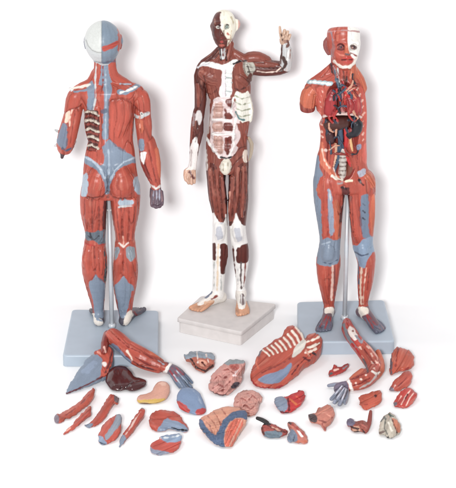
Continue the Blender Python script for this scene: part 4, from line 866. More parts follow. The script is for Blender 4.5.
f.line([(361.6, 268), (360.2, 285), (361, 304)], 2.0, (216, 190, 170), on=['leg#2']); f.line([(358.4, 262), (358.6, 284)], 1.0, BD, on=['leg#2']); f.line([(366.4, 268), (363.6, 290), (363, 304)], 1.0, (226, 190, 170), on=['leg#2']); f.groove([(369.6, 268), (367, 290)], .9, -.4, (120, 38, 38), on=['leg#2'])
f.paint([(324, 308), (329, 307), (334, 307.6), (334.4, 314), (330, 313), (325, 314)], (236, 226, 214), on=['leg#1', 'leg#1/foot'], rag=.6); f.line([(333, 312), (333.4, 322)], 1.5, (230, 222, 212), on=['leg#1/foot'])
f.paint([(358, 306), (368, 308), (369, 314), (362, 316), (358, 313)], (236, 228, 214), on=['leg#2', 'leg#2/foot'], rag=.6); f.line([(360, 312), (363, 321)], 1.4, (230, 222, 212), on=['leg#2/foot'])
for a, b in (((327, 315), (320, 326)), ((329, 316), (325, 328)), ((331, 317), (329.6, 328))): f.line([a, b], .9, (170, 60, 62), on=['leg#1/foot'])
for a, b in (((364, 316), (368, 329)), ((366, 315), (373, 328)), ((367, 314), (376, 325))): f.line([a, b], .9, (170, 60, 62), on=['leg#2/foot'])
V, Q = f.mesh()
o3 = G(346, 330, 0); o3[2] = 0; lb = 'armless red muscle figure with opened trunk showing organs, on blue-grey base'
root3, _, _ = finish(f, V, Q, 'anatomy_figure', lb, LAB_CAT, plain, px=view, org=o3, facing=-FW, root=empty('anatomy_figure', o3, lb, LAB_CAT, 'standing anatomy figures'))
slab('base', [G(298.6, 342, Z3), G(394.8, 341, Z3), G(384.2, 299.5, Z3), G(297.2, 301.5, Z3)], Z3, root3, blue_base, o3, 4, 2.0)
pb = G(344.6, 319, Z3); pt = Yp(348, 190, pb[1] + 3)
tube('support_rod', [(pb[0], pb[1], Z3), tuple(pt)], 2.2, steel, root3, o3)
tube('rod_collar', [(pb[0], pb[1], Z3 + .2), (pb[0], pb[1], Z3 + 4)], [4, 3.4], steel, root3, o3)
# ================================================================ loose pieces lying on the sweep
def piece(name, label, cat, poly, T, Rr, col, paints=(), tau=15, lump=(0, 4), chains=(), mat=None, group=None, h=.5, fib=.13, worm=0, holes=(), seed=0, edge=1.0):
    """outline -> a solid lump with its own thickness, resting on the floor and leaning back by tau degrees"""
    poly = [(x, -y) for x, y in poly]; sp = smooth_poly(poly, 2); s = Solid(h); T = float(T); s.rag = .9
    A = np.array(poly); lo = np.array([A[:, 0].min() - 3, A[:, 1].min() - 3, -T - 3]); hi = np.array([A[:, 0].max() + 3, A[:, 1].max() + 3, T + 3])
    hp = [smooth_poly([(x, -y) for x, y in q], 2) for q in holes]
    def fn(X, Y, Z):
        x, y = np.broadcast_arrays(X[:, :, 0], Y[:, :, 0]); d = polysd(sp, x, y) + (noise(x / 1.9, y / 1.9, s=seed) * .5 + noise(x / 5, y / 5, s=seed + 1) * .6) * edge - .25
        for q in hp: d = np.maximum(d, -polysd(q, x, y))
        g = np.sqrt(np.clip(1 - (1 - np.clip(-d / Rr, 0, 1)) ** 2, 0, 1))
        t = T * g
        if lump[0]: t = t + lump[0] * (noise(x / lump[1], y / lump[1], s=seed + 4) + .5 * noise(x * 2.3 / lump[1], y * 2.3 / lump[1], s=seed + 9)) * g
        if worm: t = t + worm * np.sin(noise(x / 4.5, y / 4.5, s=seed + 2) * 9 + x * .5) * g
        F = np.abs(Z) - t[:, :, None]
        return np.maximum(F, d[:, :, None]) if True else F
    s.pillow = (fn, lo, hi)
    main = 'body'
    s.chain([(lo[0], lo[1], -999, .1), (lo[0], lo[1], -998, .1)], col, main, sub=1, fib=fib)
    s.pr[0]['op'] = 'base'
    base = s.pr.pop(0)
    for ch in chains:
        pts, c_, part = ch[:3]; kw = ch[3] if len(ch) > 3 else {}
        s.chain([(x, -y, w, r) for x, y, w, r in pts], c_, part or main, k=kw.get('k', .8), fib=kw.get('fib', .05), op=kw.get('op', 'add'))
        P = s.pr[-1]['P']; lo = np.minimum(lo, (P[:, :3] - P[:, 3:4]).min(0) - 3); hi = np.maximum(hi, (P[:, :3] + P[:, 3:4]).max(0) + 3)
    V, Q = s._mesh(lo, hi)
    # classification against the lump itself: chain wins only where it is the nearer surface
    s.pr.insert(0, dict(base, P=np.array([[0, 0, -1e5, .1], [0, 0, -1e5 + 1, .1]])))
    oc = s.classify
    def cl(V):
        bi, al, an = oc(V); n = len(V)
        dd = fn2(V)
        best = np.full(n, 1e9)
        for j, pr in enumerate(s.pr[1:], 1):
            for i in range(len(pr['P']) - 1):
                d = s.seg_eval(V[:, 0], V[:, 1], V[:, 2], pr, i)
                if pr['op'] == 'sub': d = np.abs(d) + .3
                m = d < best; best = np.where(m, d, best); bi = np.where(m, j, bi)
        bi = np.where(dd < best, 0, bi)
        th = math.radians(paint_angle); al = np.where(bi == 0, V[:, 0] * math.cos(th) + V[:, 1] * math.sin(th), al); an = np.where(bi == 0, V[:, 1] * math.cos(th) - V[:, 0] * math.sin(th), an)
        return bi, al, an
    def fn2(V):
        d = polysd(sp, V[:, 0], V[:, 1]); g = np.sqrt(np.clip(1 - (1 - np.clip(-d / Rr, 0, 1)) ** 2, 0, 1))
        return np.maximum(np.abs(V[:, 2]) - T * g, d) - .3
    e = A - A.mean(0); w_, vv = np.linalg.eigh(e.T @ e); paint_angle = math.degrees(math.atan2(vv[1, 1], vv[0, 1]))
    s.classify = cl
    tr = math.radians(tau); v0 = -A[:, 1].min(); uc = A[:, 0].mean(); gp = G(uc, v0 - .4, 0.3)
    nrm = np.array([0, -math.sin(tr), math.cos(tr)])
    def warp(V):
        u, v, w = V[:, 0], -V[:, 1], V[:, 2]
        r = FW[None] + np.outer((u - 228) / DIST, [1, 0, 0]) + np.outer((244 - v) / DIST, UP)
        t = ((gp - CAM) @ nrm) / (r @ nrm); P = CAM + r * t[:, None]
        P = P - FW[None] * np.maximum(w, 0)[:, None]
        k = np.clip(-w / (.85 * T), 0, 1); P[:, 2] = np.where(w < 0, P[:, 2] * (1 - k) + .25 * k, P[:, 2])
        P[:, 2] = np.maximum(P[:, 2], .2 + 0.002 * w)
        return P
    for p in paints:
        p = dict(p); p['geo'] = [(x, y) for x, y in p['geo']]; s.paints.append(p)
    r, m, o = finish(s, V, Q, name, label, cat, mat or plain, group=group, warp=warp, px=lambda V: (V[:, 0], -V[:, 1]), main=main, facing=np.array([0, 0, 1.0]))
def pg(geo, col, **k): return dict(geo=geo, col=col, **k)
def ln(geo, w, col, **k): return dict(geo=geo, col=col, w=w, **k)
LP = 'loose anatomical pieces'

piece('abdominal_muscle', 'blue-grey pointed sheet with red edge leaning on the base, left of the bent arm', 'muscle model',
      [(65.5, 394.5), (70, 384), (80, 368), (88, 358), (96, 351), (105, 347.5), (110, 346), (113, 353), (112, 363), (107, 374), (101, 378), (90, 384), (78, 389.5)], 3.4, 5, B,
      [pg([(93, 353), (105, 345), (114, 345), (114, 362), (106, 378), (99, 379), (102, 368), (103, 360), (98, 355)], R, fa=60, part='red_muscle'), ln([(66, 394), (80, 388), (92, 382), (102, 377)], 1.6, (110, 56, 62), rag=.6),
       ln([(104.5, 364)], 4.0, (222, 214, 208)), ln([(112, 349), (110, 362), (106, 372)], 1.3, (112, 40, 40)), pg([(80, 372), (92, 360), (98, 362), (88, 374)], (142, 158, 180)), ln([(98, 351), (102, 356)], 1.2, (236, 150, 130))], tau=16, group=LP, fib=.04)
piece('liver', 'glossy dark maroon liver with a narrow right lobe, below the bent arm', 'liver model',
      [(105, 381), (107, 373), (112, 367.5), (119, 364.8), (126, 366.5), (131, 371.5), (134.5, 377), (140, 378), (146.6, 380.5), (146, 386), (139, 390), (131, 391.6), (126, 389.4), (119, 391.4), (111, 390)], 9, 11, (78, 30, 32),
      [ln([(126, 388), (131, 383), (140, 380)], 1.4, (60, 20, 24), dz=-.7), ln([(119, 391), (122, 387)], 1.2, (58, 22, 24), dz=-.6)], mat=glossy, fib=.03, edge=.2, group=LP, lump=(.7, 9))
piece('stomach', 'pale pink bean-shaped stomach with a yellowish lower edge, right of the dark liver', 'stomach model',
      [(136.6, 400), (138.5, 395.6), (146, 394), (152, 391.6), (155, 385), (159, 381.4), (166, 381.6), (169.8, 386), (169.6, 393), (166, 399.6), (158, 403), (148, 403.8), (139, 403.2)], 6, 7, (214, 158, 138),
      [pg([(135, 400), (146, 399), (158, 398.5), (165, 397.5), (166, 402), (156, 406), (138, 406)], (206, 170, 84), rag=.5, part='lower_edge'), ln([(137, 403), (150, 403.6), (160, 402)], 1.0, (120, 86, 50)), ln([(159, 383), (165, 384)], 2.2, (226, 180, 160))], group=LP, edge=.2, fib=.04)
piece('thigh_muscle', 'long straight red muscle with grey lower end, topmost of the two at far left', 'muscle model',
      [(54, 418.6), (56.4, 414.6), (62, 413), (72, 407), (82, 399), (89, 391), (93.4, 387.4), (95.4, 391), (92, 400), (85, 406.6), (76, 413.4), (66, 420.4), (59, 423.6), (55, 422.6)], 4.2, 4.5, (190, 84, 64),
      [pg([(52, 414), (57.5, 413.4), (60, 418), (58, 425), (52, 424)], (136, 122, 134), rag=.5, part='tendon_end'), ln([(62, 417), (78, 407), (90, 394)], .9, (150, 54, 46), dz=-.4)], tau=6, group=LP, fib=.16)
piece('slender_muscle', 'thin ragged red muscle tapering to a point, lowest at far left', 'muscle model',
      [(62, 436), (65, 431), (72, 424.4), (80, 416), (86, 408.4), (91, 405.4), (92.6, 409.6), (89.6, 415.6), (83, 420.6), (76, 427.4), (69, 432.4)], 3.0, 3, (188, 80, 64), [ln([(66, 431), (70, 428)], 1.2, (226, 150, 130), rag=.6)], tau=6, group=LP, fib=.18)
piece('curved_muscle', 'red strap muscle with grey tail and dark knob, third of the long ones from left', 'muscle model',
      [(83, 424.6), (90, 423.4), (95, 417), (101, 408), (107, 399), (110.6, 393.6), (116, 395.4), (119.6, 398), (118.6, 402.4), (114.4, 403), (109.6, 410), (104, 419), (98, 425), (91, 427.6), (85, 427)], 3.8, 4, (190, 80, 62),
      [pg([(114.4, 394), (121, 396), (120, 404), (114.6, 403)], (110, 92, 96), part='tendon_end'), pg([(81, 422), (90, 422.6), (94, 424), (90, 429), (82, 429)], (130, 144, 164), part='tail')], tau=6, group=LP, fib=.16)
piece('leaf_shaped_muscle', 'leaf-shaped red muscle with a broad grey stripe and blue-grey tip', 'muscle model',
      [(98.4, 442), (98.6, 434), (102, 426.6), (108, 420), (114, 416.4), (119, 413.4), (121.4, 415), (121.6, 424), (120, 432), (115.6, 439), (109, 443), (102, 444.8)], 4.6, 6, (188, 80, 64),
      [pg([(117, 412), (123, 413), (121, 424), (112, 434), (106, 441), (104, 436), (110, 427), (115, 420)], (140, 148, 160), part='tendon_sheet'), pg([(97, 436), (102, 435), (106, 440), (107, 445), (97, 446)], (138, 154, 178), part='tendon_end'), ln([(98.6, 442), (106, 444.6)], 1.2, (70, 80, 100))], group=LP, fib=.14)
piece('long_muscle', 'narrow red muscle with pale stripe and blue-grey tip, upright beside the two half rounds', 'muscle model',
      [(118.6, 448), (120, 440), (125, 431), (132, 420), (138, 411), (141, 407.4), (144.6, 408.4), (145.4, 411.6), (142, 417.6), (136, 427), (130, 435), (124, 442.4)], 3.2, 3.6, (190, 80, 64),
      [pg([(117, 450), (118, 438), (123, 433.6), (127.4, 438), (122, 446)], (136, 152, 172), part='tendon_end'), ln([(141, 411), (133, 423), (126, 434)], 1.0, (226, 190, 178)), ln([(141, 408), (145, 409)], 2.0, (150, 140, 140))], tau=6, group=LP, fib=.14)
piece('shoulder_muscle_half', 'red and blue-grey half round with black slit, upper of the pair facing each other', 'muscle model',
      [(148.4, 421), (151, 414), (157, 411), (166, 409.8), (174, 411.4), (180, 416), (184, 422), (188.6, 429.4), (187, 431.8), (178, 431.4), (170, 428.6), (164, 431), (157, 431.6), (151, 428)], 6, 7, (190, 80, 62),
      [pg([(160, 425), (166, 418), (173, 419), (180, 421), (188, 428), (189, 432), (176, 432), (168, 429), (162, 432), (156, 431)], (136, 152, 176), part='tendon_sheet'), ln([(172, 427.4), (178, 429.8), (187, 430.4)], 1.8, (36, 36, 44), dz=-.8)], group=LP, fib=.12)
piece('shoulder_muscle_half', 'red and blue-grey half round opening upward, lower of the pair facing each other', 'muscle model',
      [(150.4, 450.6), (150, 445), (154, 442), (159, 439.6), (161, 436.6), (166, 435.6), (173, 434.4), (180, 433.6), (181.6, 437), (180, 445), (175, 451), (168, 454.4), (159, 454.6), (153, 453.6)], 5, 6, (198, 80, 66),
      [pg([(160, 435), (182, 431), (182, 440), (174, 442.6), (166, 442), (161, 438.6)], (136, 156, 182), part='tendon_sheet'), pg([(149, 446), (155, 449), (166, 451), (172, 452.4), (168, 456), (150, 455)], (140, 146, 166), part='lower_rim'), ln([(161, 437.6), (172, 437), (181, 434.4)], 1.0, (206, 212, 214))], group=LP, fib=.12)
piece('buttock_muscle', 'rounded blue-grey piece with red lower rim, touching the fingers of the bent arm', 'muscle model',
      [(176.6, 401), (177.4, 394), (181, 389), (187, 387), (194, 388.6), (199.6, 393), (203, 400), (206, 409), (205.6, 413), (200, 415), (194, 414.2), (186, 412), (180, 408.4)], 6, 8, (126, 148, 180),
      [pg([(175, 400), (181, 401.6), (186, 405), (190, 410), (189, 414), (180, 411), (175, 406)], (194, 66, 62), fa=40, part='red_rim'), pg([(195, 410), (201, 408), (207, 408), (207, 416), (196, 417)], (190, 66, 66), part='red_rim'), ln([(192, 389), (198, 396), (202, 404)], 1.0, (150, 166, 190))], group=LP, fib=.05, edge=.3)
piece('palate_section', 'small brown and pink throat section with grey wing, beside the pale block', 'head section model',
      [(183.4, 353.6), (187, 354.6), (190, 351), (197, 350.4), (203, 352), (213, 353.4), (216.6, 357), (213.6, 360), (214, 366), (209, 370), (204, 373), (197, 370.6), (192, 365.4), (190.6, 360), (185, 358.6)], 5, 5, (186, 104, 84),
      [pg([(182, 352), (190, 349), (204, 350), (218, 355), (216, 360), (206, 358), (194, 357), (184, 360)], (146, 158, 170), rag=.7, part='grey_wing'), pg([(196, 360), (204, 359), (208, 364), (202, 367)], (224, 160, 136)), ln([(191, 359), (197, 368), (206, 371), (213, 366)], 1.5, (70, 42, 40), dz=-.4), ln([(197, 352), (198, 362)], 1.6, (224, 210, 200)), ln([(202, 362), (205, 365)], 1.2, (110, 50, 46), dz=-.7), ln([(206, 354), (209, 362)], 1.0, (220, 200, 190))], lump=(1.2, 3), group=LP)
piece('small_intestine', 'rounded pink mass of bowel loops with grey upper rim, right of the throat section', 'intestine model',
      [(208.6, 390), (208.8, 382), (212, 375), (218, 369), (224, 363), (229, 359.6), (238, 359.4), (244.4, 361), (245.6, 364), (243.4, 370), (242.4, 378), (238.6, 386), (232, 393), (224, 395.4), (215, 394)], 7.5, 9, (208, 148, 138),
      [pg([(221, 362), (229, 357), (246, 359), (246, 363.4), (236, 362.8), (226, 365)], (146, 156, 160), part='grey_rim'), pg([(230, 385), (239, 381), (242, 384), (238, 388), (231, 389)], (78, 66, 76), rag=.8), ln([(210, 391), (218, 394.6), (226, 395)], 1.6, (110, 70, 70)),
       pg([(229, 364), (238, 364), (240, 369), (232, 370)], (190, 104, 94), rag=.8), ln([(240, 368), (233, 375), (242, 377)], 1.2, (226, 206, 204)), ln([(214, 380), (218, 375), (224, 378), (229, 374)], 1.0, (164, 92, 86), dz=-.6, rag=.8), ln([(213, 388), (219, 384), (224, 387), (230, 381)], 1.0, (164, 92, 86), dz=-.6, rag=.8), ln([(219, 391), (226, 389)], 1.0, (164, 92, 86), dz=-.6, rag=.8), ln([(222, 370), (228, 369), (234, 373)], 1.0, (170, 100, 92), dz=-.6, rag=.8)],
      lump=(1.5, 3.4), worm=.8, group=LP, seed=3)
piece('bowel_loops', 'speckled pink lump of bowel behind the large blue and pink piece', 'intestine model',
      [(233, 406), (235, 397), (239, 391.4), (246, 389.4), (254, 390.4), (260, 394), (263, 399), (260, 402), (258.6, 408), (256, 414.4), (250, 416.6), (243, 413), (236, 411.4)], 6.5, 7, (208, 150, 138),
      [ln([(237, 402), (242, 398), (247, 401), (252, 396)], 1.0, (170, 100, 92), dz=-.6, rag=.9), ln([(240, 409), (245, 405), (251, 409), (256, 403)], 1.0, (170, 100, 92), dz=-.6, rag=.9), ln([(244, 394), (250, 393), (256, 398)], 1.0, (170, 100, 92), dz=-.6, rag=.9), ln([(257, 399), (260, 404)], 1.4, (120, 80, 80))], lump=(1.4, 2.6), worm=.8, group=LP, seed=8)
piece('large_intestine', 'big half-round piece of bowel framed by a dark blue band, front centre', 'intestine model',
      [(199, 421), (201, 417.6), (209, 413.6), (218, 409), (227, 406.2), (238, 407.6), (246, 411), (247.6, 417), (244.6, 425), (239, 434), (234.6, 443), (231.6, 447.6), (224, 447), (216, 443.6), (209, 437), (202, 429)], 8, 10, (212, 148, 122),
      [pg([(198, 418), (203, 420), (208, 429), (216, 435), (219, 428), (224, 418), (232, 411.4), (241, 409), (249, 412), (247, 420), (242, 417.4), (235, 417.6), (229, 422), (225, 430), (223.6, 440), (226, 449), (214, 446), (199, 430)], (84, 104, 136), rag=.5, part='colon_band', dz=.6, fib=.16),
       pg([(236, 418), (243, 418.4), (243.6, 424), (238, 434), (233.4, 444), (230.6, 448), (225, 446), (224.6, 437), (227, 428), (231, 421.4)], (210, 104, 82), rag=.4, part='red_centre', fa=115, fib=.2), ln([(242, 419), (237, 430), (232, 441), (229, 447)], 1.6, (224, 160, 138), rag=.5),
       ln([(208, 416), (214, 422), (218, 430)], 1.0, (176, 104, 86), dz=-.7, rag=.6), ln([(214, 412), (219, 419), (221, 424)], 1.0, (176, 104, 86), dz=-.7, rag=.6), ln([(222, 409), (226, 415)], 1.0, (176, 104, 86), dz=-.7), ln([(204, 419), (210, 425), (212, 432)], 1.0, (160, 100, 92), dz=-.6)], lump=(1.2, 4), worm=.4, group=LP, seed=5)
ribs = []
for i in range(9):
    x0, y0 = 263.6 + i * 4.1, 350.2 - i * 2.35 - max(i - 4, 0) * 1.0
    w = 1.5 + i * .11; L = 5 + i * .75
    ribs.append(ln([(x0 - .5, y0), (x0 + 2.8 + L * .14, y0 + L * .55), (x0 + 4.6 + L * .2, y0 + L * 1.05)], w, (238, 226, 210), dz=.9, part='rib#%d' % i, rag=.2))
piece('chest_wall', 'large red chest and belly wall with white ribs and a blue-grey panel, leaning on right base', 'chest wall model',
      [(250, 379), (251, 370), (255, 362), (258, 354), (262, 349), (269, 344.6), (277, 339), (284, 334), (286, 328), (290, 324.6), (294, 325.6), (297.6, 331), (302, 334.4), (304, 338.6), (308, 334.6), (315, 332.6), (320, 336), (322.8, 342), (320.4, 350), (315, 355), (309, 360.4), (304, 364), (299.6, 371.4), (293, 378), (285, 385), (275, 389.4), (264, 388.6), (256, 386)], 6.5, 7, (192, 82, 62),
      [pg([(257, 379), (266, 374), (276, 371.4), (285, 367.4), (291, 361.6), (292, 366), (287, 375), (280, 382), (271, 384), (262, 382.6)], (132, 148, 176), part='belly_panel', rag=.3, dz=-.4),
       ln([(251, 380), (258, 386.6), (270, 389), (282, 386)], 1.8, (164, 44, 48)), pg([(297, 344), (303, 338), (306.4, 341), (303.6, 349), (297, 355), (291.6, 358), (293, 350)], (212, 206, 196), part='breast_plate', rag=.4)] + ribs +
      [ln([(307, 342), (312, 339.4), (319, 337)], 1.8, (238, 226, 210), dz=.8, part='rib#11'), ln([(307.6, 347), (313, 346), (319, 343)], 1.8, (238, 226, 210), dz=.8, part='rib#12'), ln([(305, 352.4), (311, 351), (316, 348)], 1.6, (236, 216, 200), dz=.7, part='rib#13'),
       ln([(292, 374), (298, 366), (304, 359), (310, 355)], 1.2, (120, 40, 40), dz=-.8), ln([(303, 357), (309, 360)], 2.0, (110, 44, 46)), ln([(313, 353), (316, 355)], 1.6, (60, 40, 46)), ln([(258, 353), (256, 362), (258, 368)], 1.6, (226, 110, 80)), ln([(262, 372), (276, 366), (290, 358)], 1.2, (150, 52, 44), dz=-.5),
       ln([(262, 349), (258, 356)], 1.3, (120, 110, 120)), ln([(306, 350), (309, 356)], 1.2, (214, 150, 130), rag=.8)], tau=13, group=LP, fib=.12, h=.6)
piece('lung_lobe', 'small red lobe with pale grey face and yellow-red folds, below the ribbed chest wall', 'lung model',
      [(273.6, 402), (274.6, 397), (281, 396.4), (287, 397), (293, 393.4), (300, 390), (304, 391.4), (304.8, 396), (302, 403), (296, 409), (289, 413), (282, 413.4), (278, 410)], 5.6, 6, (198, 46, 48),
      [pg([(272, 395), (282, 395), (287, 399), (288, 408), (283, 413), (276, 409)], (134, 146, 166), part='grey_face', rag=.4), ln([(290, 399), (296, 404)], 2.0, (216, 110, 60), rag=.6), ln([(295, 395), (300, 399)], 1.4, (216, 100, 66), rag=.6), ln([(288, 398), (289, 410)], 1.3, (110, 24, 32), dz=-.6), ln([(279, 411), (288, 413)], 1.3, (110, 30, 40))], group=LP, lump=(.8, 3.5))
piece('larynx_section', 'small red and grey piece with a black stalk, left one of the touching pair', 'organ model',
      [(261.6, 428), (264, 424), (268, 422.6), (275, 425), (283, 428.6), (288.6, 430.8), (287, 433.6), (281, 436.6), (273, 438.6), (266, 437), (262, 433.6)], 5, 5, (178, 80, 72),
      [pg([(264, 431), (275, 430), (283, 432), (280, 438), (268, 440), (263, 436)], (116, 134, 148), part='grey_base', rag=.5), ln([(262, 428), (264, 434)], 2, (110, 60, 54)), ln([(268, 425), (278, 430), (287, 432)], 1.2, (110, 46, 44), dz=-.5), ln([(272, 426.4), (280, 430)], 1.0, (226, 170, 150))],
      chains=[([(257.4, 418, 2, 1.8), (262, 419.6, 3, 2.2), (267, 422.6, 3, 2.2), (269, 426, 2, 1.6)], (40, 38, 40), 'stalk')], group=LP, lump=(.9, 3))
piece('larynx_section', 'small split piece with white gap and grey foot, right one of the touching pair', 'organ model',
      [(287.6, 424), (287.6, 421.6), (292, 421.4), (297, 425.6), (302, 430.4), (306, 434.4), (309, 440), (308, 442.8), (300, 443.2), (292, 443), (287, 440.6), (287.4, 434.6), (290.6, 430)], 5, 5, (196, 114, 98),
      [pg([(285, 432), (292, 428), (296, 432), (298, 440), (290, 444), (286, 441)], (122, 134, 154), part='grey_base', rag=.6), pg([(296, 429), (299, 430), (304, 436), (301, 437)], (238, 232, 226), rag=.2), ln([(288, 422), (292, 424)], 1.8, (70, 50, 50)), ln([(292, 424), (299, 430), (306, 437)], 1.4, (186, 70, 62)), ln([(293, 440), (295, 434)], 1.2, (56, 56, 66), dz=-.5), ln([(298, 441), (306, 441)], 1.6, (204, 110, 80))], group=LP, lump=(.9, 3), seed=4)
piece('jaw_section', 'salmon-pink jagged piece with a dark knob on its left and a point below', 'head section model',
      [(308.6, 417.6), (308, 414.8), (312, 413.4), (315.8, 412.6), (317, 408), (324, 406.4), (328, 403.6), (332, 406), (334.6, 411), (333.8, 418), (330, 424), (326.4, 427), (326.4, 431.4), (323.4, 430.4), (320.6, 424.6), (315, 421), (311, 421)], 5.5, 5, (198, 122, 104),
      [pg([(307, 412), (313, 413), (318, 417), (316, 423), (308, 421)], (84, 66, 68), part='dark_knob', rag=.6), ln([(317, 413), (324, 412), (330, 416)], 1.0, (220, 150, 130), rag=.6), ln([(322, 424), (325, 429)], 1.8, (170, 84, 76)), ln([(319, 420), (326, 422), (332, 417)], 1.0, (150, 80, 70), dz=-.5)], group=LP, lump=(.9, 4))
piece('neck_muscle', 'small pointed red sliver with white patches, above the open hand', 'muscle model',
      [(327.6, 375), (329, 371), (334, 367.6), (333.4, 364.6), (336, 366), (341, 366.8), (345, 364.4), (349.4, 363.2), (348.6, 366.6), (344, 371), (339, 374), (333, 376), (329, 377.4)], 3.2, 3.2, (190, 60, 54),
      [ln([(334, 370), (338, 369)], 1.8, (232, 190, 176), rag=.5), ln([(328, 376), (332, 373)], 1.8, (90, 100, 100)), ln([(343, 369), (349, 364)], 1.5, (130, 130, 134))], group=LP)
piece('chest_muscle', 'broad fan-shaped red muscle, topmost of the three at far right', 'muscle model',
      [(390, 374), (389.4, 364), (391.4, 355), (395, 349), (398.4, 346.2), (403, 348.4), (410, 351), (414.2, 357), (414.4, 363), (411, 368), (404, 370.6), (397, 371.8), (392.6, 375)], 6.5, 7, (194, 86, 62),
      [ln([(390.6, 356), (390.4, 366), (391, 373)], 2.2, (110, 96, 104)), ln([(397.4, 348), (396, 358), (394.6, 369)], 1.1, (150, 54, 44), dz=-.6), ln([(405, 369), (412, 366)], 1.4, (160, 50, 44))], group=LP, fib=.10)
piece('strap_muscle', 'red oblong muscle with pale forked tip, middle of the three at far right', 'muscle model',
      [(388.8, 391), (389.4, 387), (394, 382), (398, 376.6), (404, 372), (409, 371), (411.6, 374), (411.6, 382), (407.4, 386.6), (401, 389.6), (396, 391.8), (392, 391)], 4.6, 4.6, (192, 80, 62),
      [pg([(387, 386), (391.4, 386), (396, 390), (392, 393), (387, 393)], (130, 120, 132), part='tendon_end'), ln([(393, 389), (395, 385)], 1.2, (226, 190, 180)), ln([(396, 388), (404, 380), (409, 374)], .9, (140, 44, 42), dz=-.4)], group=LP, fib=.15)
piece('striped_muscle', 'red muscle with white streaks across it, lowest of the three at far right', 'muscle model',
      [(392.4, 405), (394, 400.6), (399, 394), (404, 389), (409.4, 387.4), (414, 390.6), (418, 394.4), (414.4, 398), (413, 403), (408, 407), (400, 408), (395.6, 407.6)], 5, 5, (196, 62, 54),
      [ln([(401, 404), (405, 396), (410, 390)], 1.1, (232, 190, 176), rag=.3), ln([(406, 405), (409, 398), (413, 393)], 1.1, (232, 190, 176), rag=.3), ln([(397, 402), (401, 396)], 1.0, (232, 190, 176)), ln([(392, 406), (396, 403)], 2.4, (130, 120, 130)), ln([(404, 401), (407, 394)], .9, (120, 40, 40), dz=-.5)], group=LP, fib=.15)
piece('pelvic_muscle', 'flat orange-red muscle with frayed left edge and a small hole, below the elbow', 'muscle model',
      [(357.6, 397.4), (361, 396.4), (367, 394), (374, 391), (379, 390), (381.6, 393.4), (381.6, 400.6), (378, 404.6), (372, 407), (365.4, 410), (362.6, 409), (361.4, 405), (359, 404), (360.4, 401)], 4.4, 4.6, (196, 86, 62),
      [ln([(375.4, 395.6)], 1.9, (90, 26, 26), dz=-1.0), ln([(360, 398), (366, 400)], .9, (150, 50, 44), dz=-.5), ln([(361, 404), (367, 404)], .9, (150, 50, 44), dz=-.5)], group=LP, fib=.14)
piece('spine_section', 'brown and violet vertebra piece with a red stalk standing up on its right', 'vertebra model',
      [(346.6, 421), (349, 418.4), (353, 418.6), (355, 421.4), (361, 419.6), (366, 421), (370, 424), (369, 430), (365, 433.4), (360, 431), (355, 432.6), (350, 431), (351.4, 426), (347.4, 424.4)], 5, 4.5, (164, 84, 70),
      [pg([(345, 417), (354, 417), (356, 423), (351, 426), (346, 425)], (120, 112, 136), part='grey_knob', rag=.6), pg([(352, 426), (359, 425), (361, 431), (352, 433)], (202, 150, 124), rag=.6), ln([(351, 426.6), (357, 428.6), (364, 427)], 1.0, (70, 34, 34), dz=-.6), ln([(360, 423), (366, 427)], 1.4, (206, 110, 96), rag=.6), ln([(353, 432), (360, 431)], 1.2, (64, 42, 40)), ln([(361, 428), (364, 432)], 1.2, (70, 40, 40), dz=-.5)],
      chains=[([(366, 430, 2, 2.4), (369, 423, 2, 2.3), (370, 416, 2, 2.1), (370.6, 411.4, 2, 1.6)], (150, 66, 56), 'stalk')], group=LP, lump=(1.2, 2.6))
piece('brain_half', 'halved grey-beige head section with orange inner side, lowest of the pieces at right', 'head section model',
      [(379.6, 428), (380.4, 420), (385, 415.6), (389, 414), (390, 411.4), (393, 413.6), (396.6, 418), (400.6, 424), (401, 430), (399.6, 434.6), (395, 435), (391, 438.8), (386.4, 437.6), (383, 434.4), (379.4, 434.4), (378.8, 431)], 6, 7, (186, 176, 160),
      [pg([(391, 417), (396, 418.6), (400.4, 425), (400, 433), (395.6, 431), (393, 424)], (206, 122, 90), part='inner_side', rag=.5), ln([(390, 416), (394, 424), (397, 433)], 1.2, (110, 70, 60), dz=-.5), ln([(385, 419), (384, 428), (388, 436)], 1.6, (96, 96, 90), dz=-.5, rag=.8), ln([(389, 414), (393, 416)], 1.8, (84, 100, 90)), ln([(380, 433), (384, 431)], 2.4, (124, 104, 96)), ln([(386, 437), (391, 438)], 1.6, (60, 60, 62)), ln([(388, 422), (391, 430)], 1.8, (220, 212, 198), rag=.6), ln([(381, 421), (384, 417)], 1.6, (110, 116, 112), rag=.6)], group=LP, lump=(1.0, 3))

# ---------------------------------------------------------------- the two detached arms, lying across the bases
class Arm(Solid):
    def c(s, pts, col, part='', **k):
        P = []
        for x, y, z, r in pts: w = G(x, y, z); P.append((w[0], w[1], w[2], r))
        return s.chain(P, col, part, **k)
    def paint(s, geo, col=None, **k): s.paints.append(dict(geo=geo, col=col, **k))
    def line(s, geo, w, col=None, **k): s.paints.append(dict(geo=geo, col=col, w=w, **k))
UA, HD = 'upper_arm', 'hand'
a = Arm(.65)
a.c([(113, 336, 22, 7.5), (119, 341, 21, 8.4), (127, 348, 19, 8.0), (133, 352, 17, 7.6)], R, UA, k=1.4, fib=.14)
a.c([(131, 350, 18, 8), (141, 356, 15, 8.8), (151, 361, 11, 7.6), (160, 365.4, 8, 6.0), (166, 368, 6, 4.8)], R, 'forearm', k=1.4, fib=.14)
a.c([(108, 335, 20, 4.6), (105, 344, 20, 4), (104, 352, 18, 3)], RD, UA, k=1.6)
a.c([(124, 352, 18, 4), (134, 360, 14, 4.5), (146, 366, 10, 4), (158, 370, 6, 3)], R, 'forearm', k=.9)
a.c([(137, 351, 20, 4), (150, 356, 16, 4.4), (161, 362, 10, 3)], RO, 'forearm', k=.9)
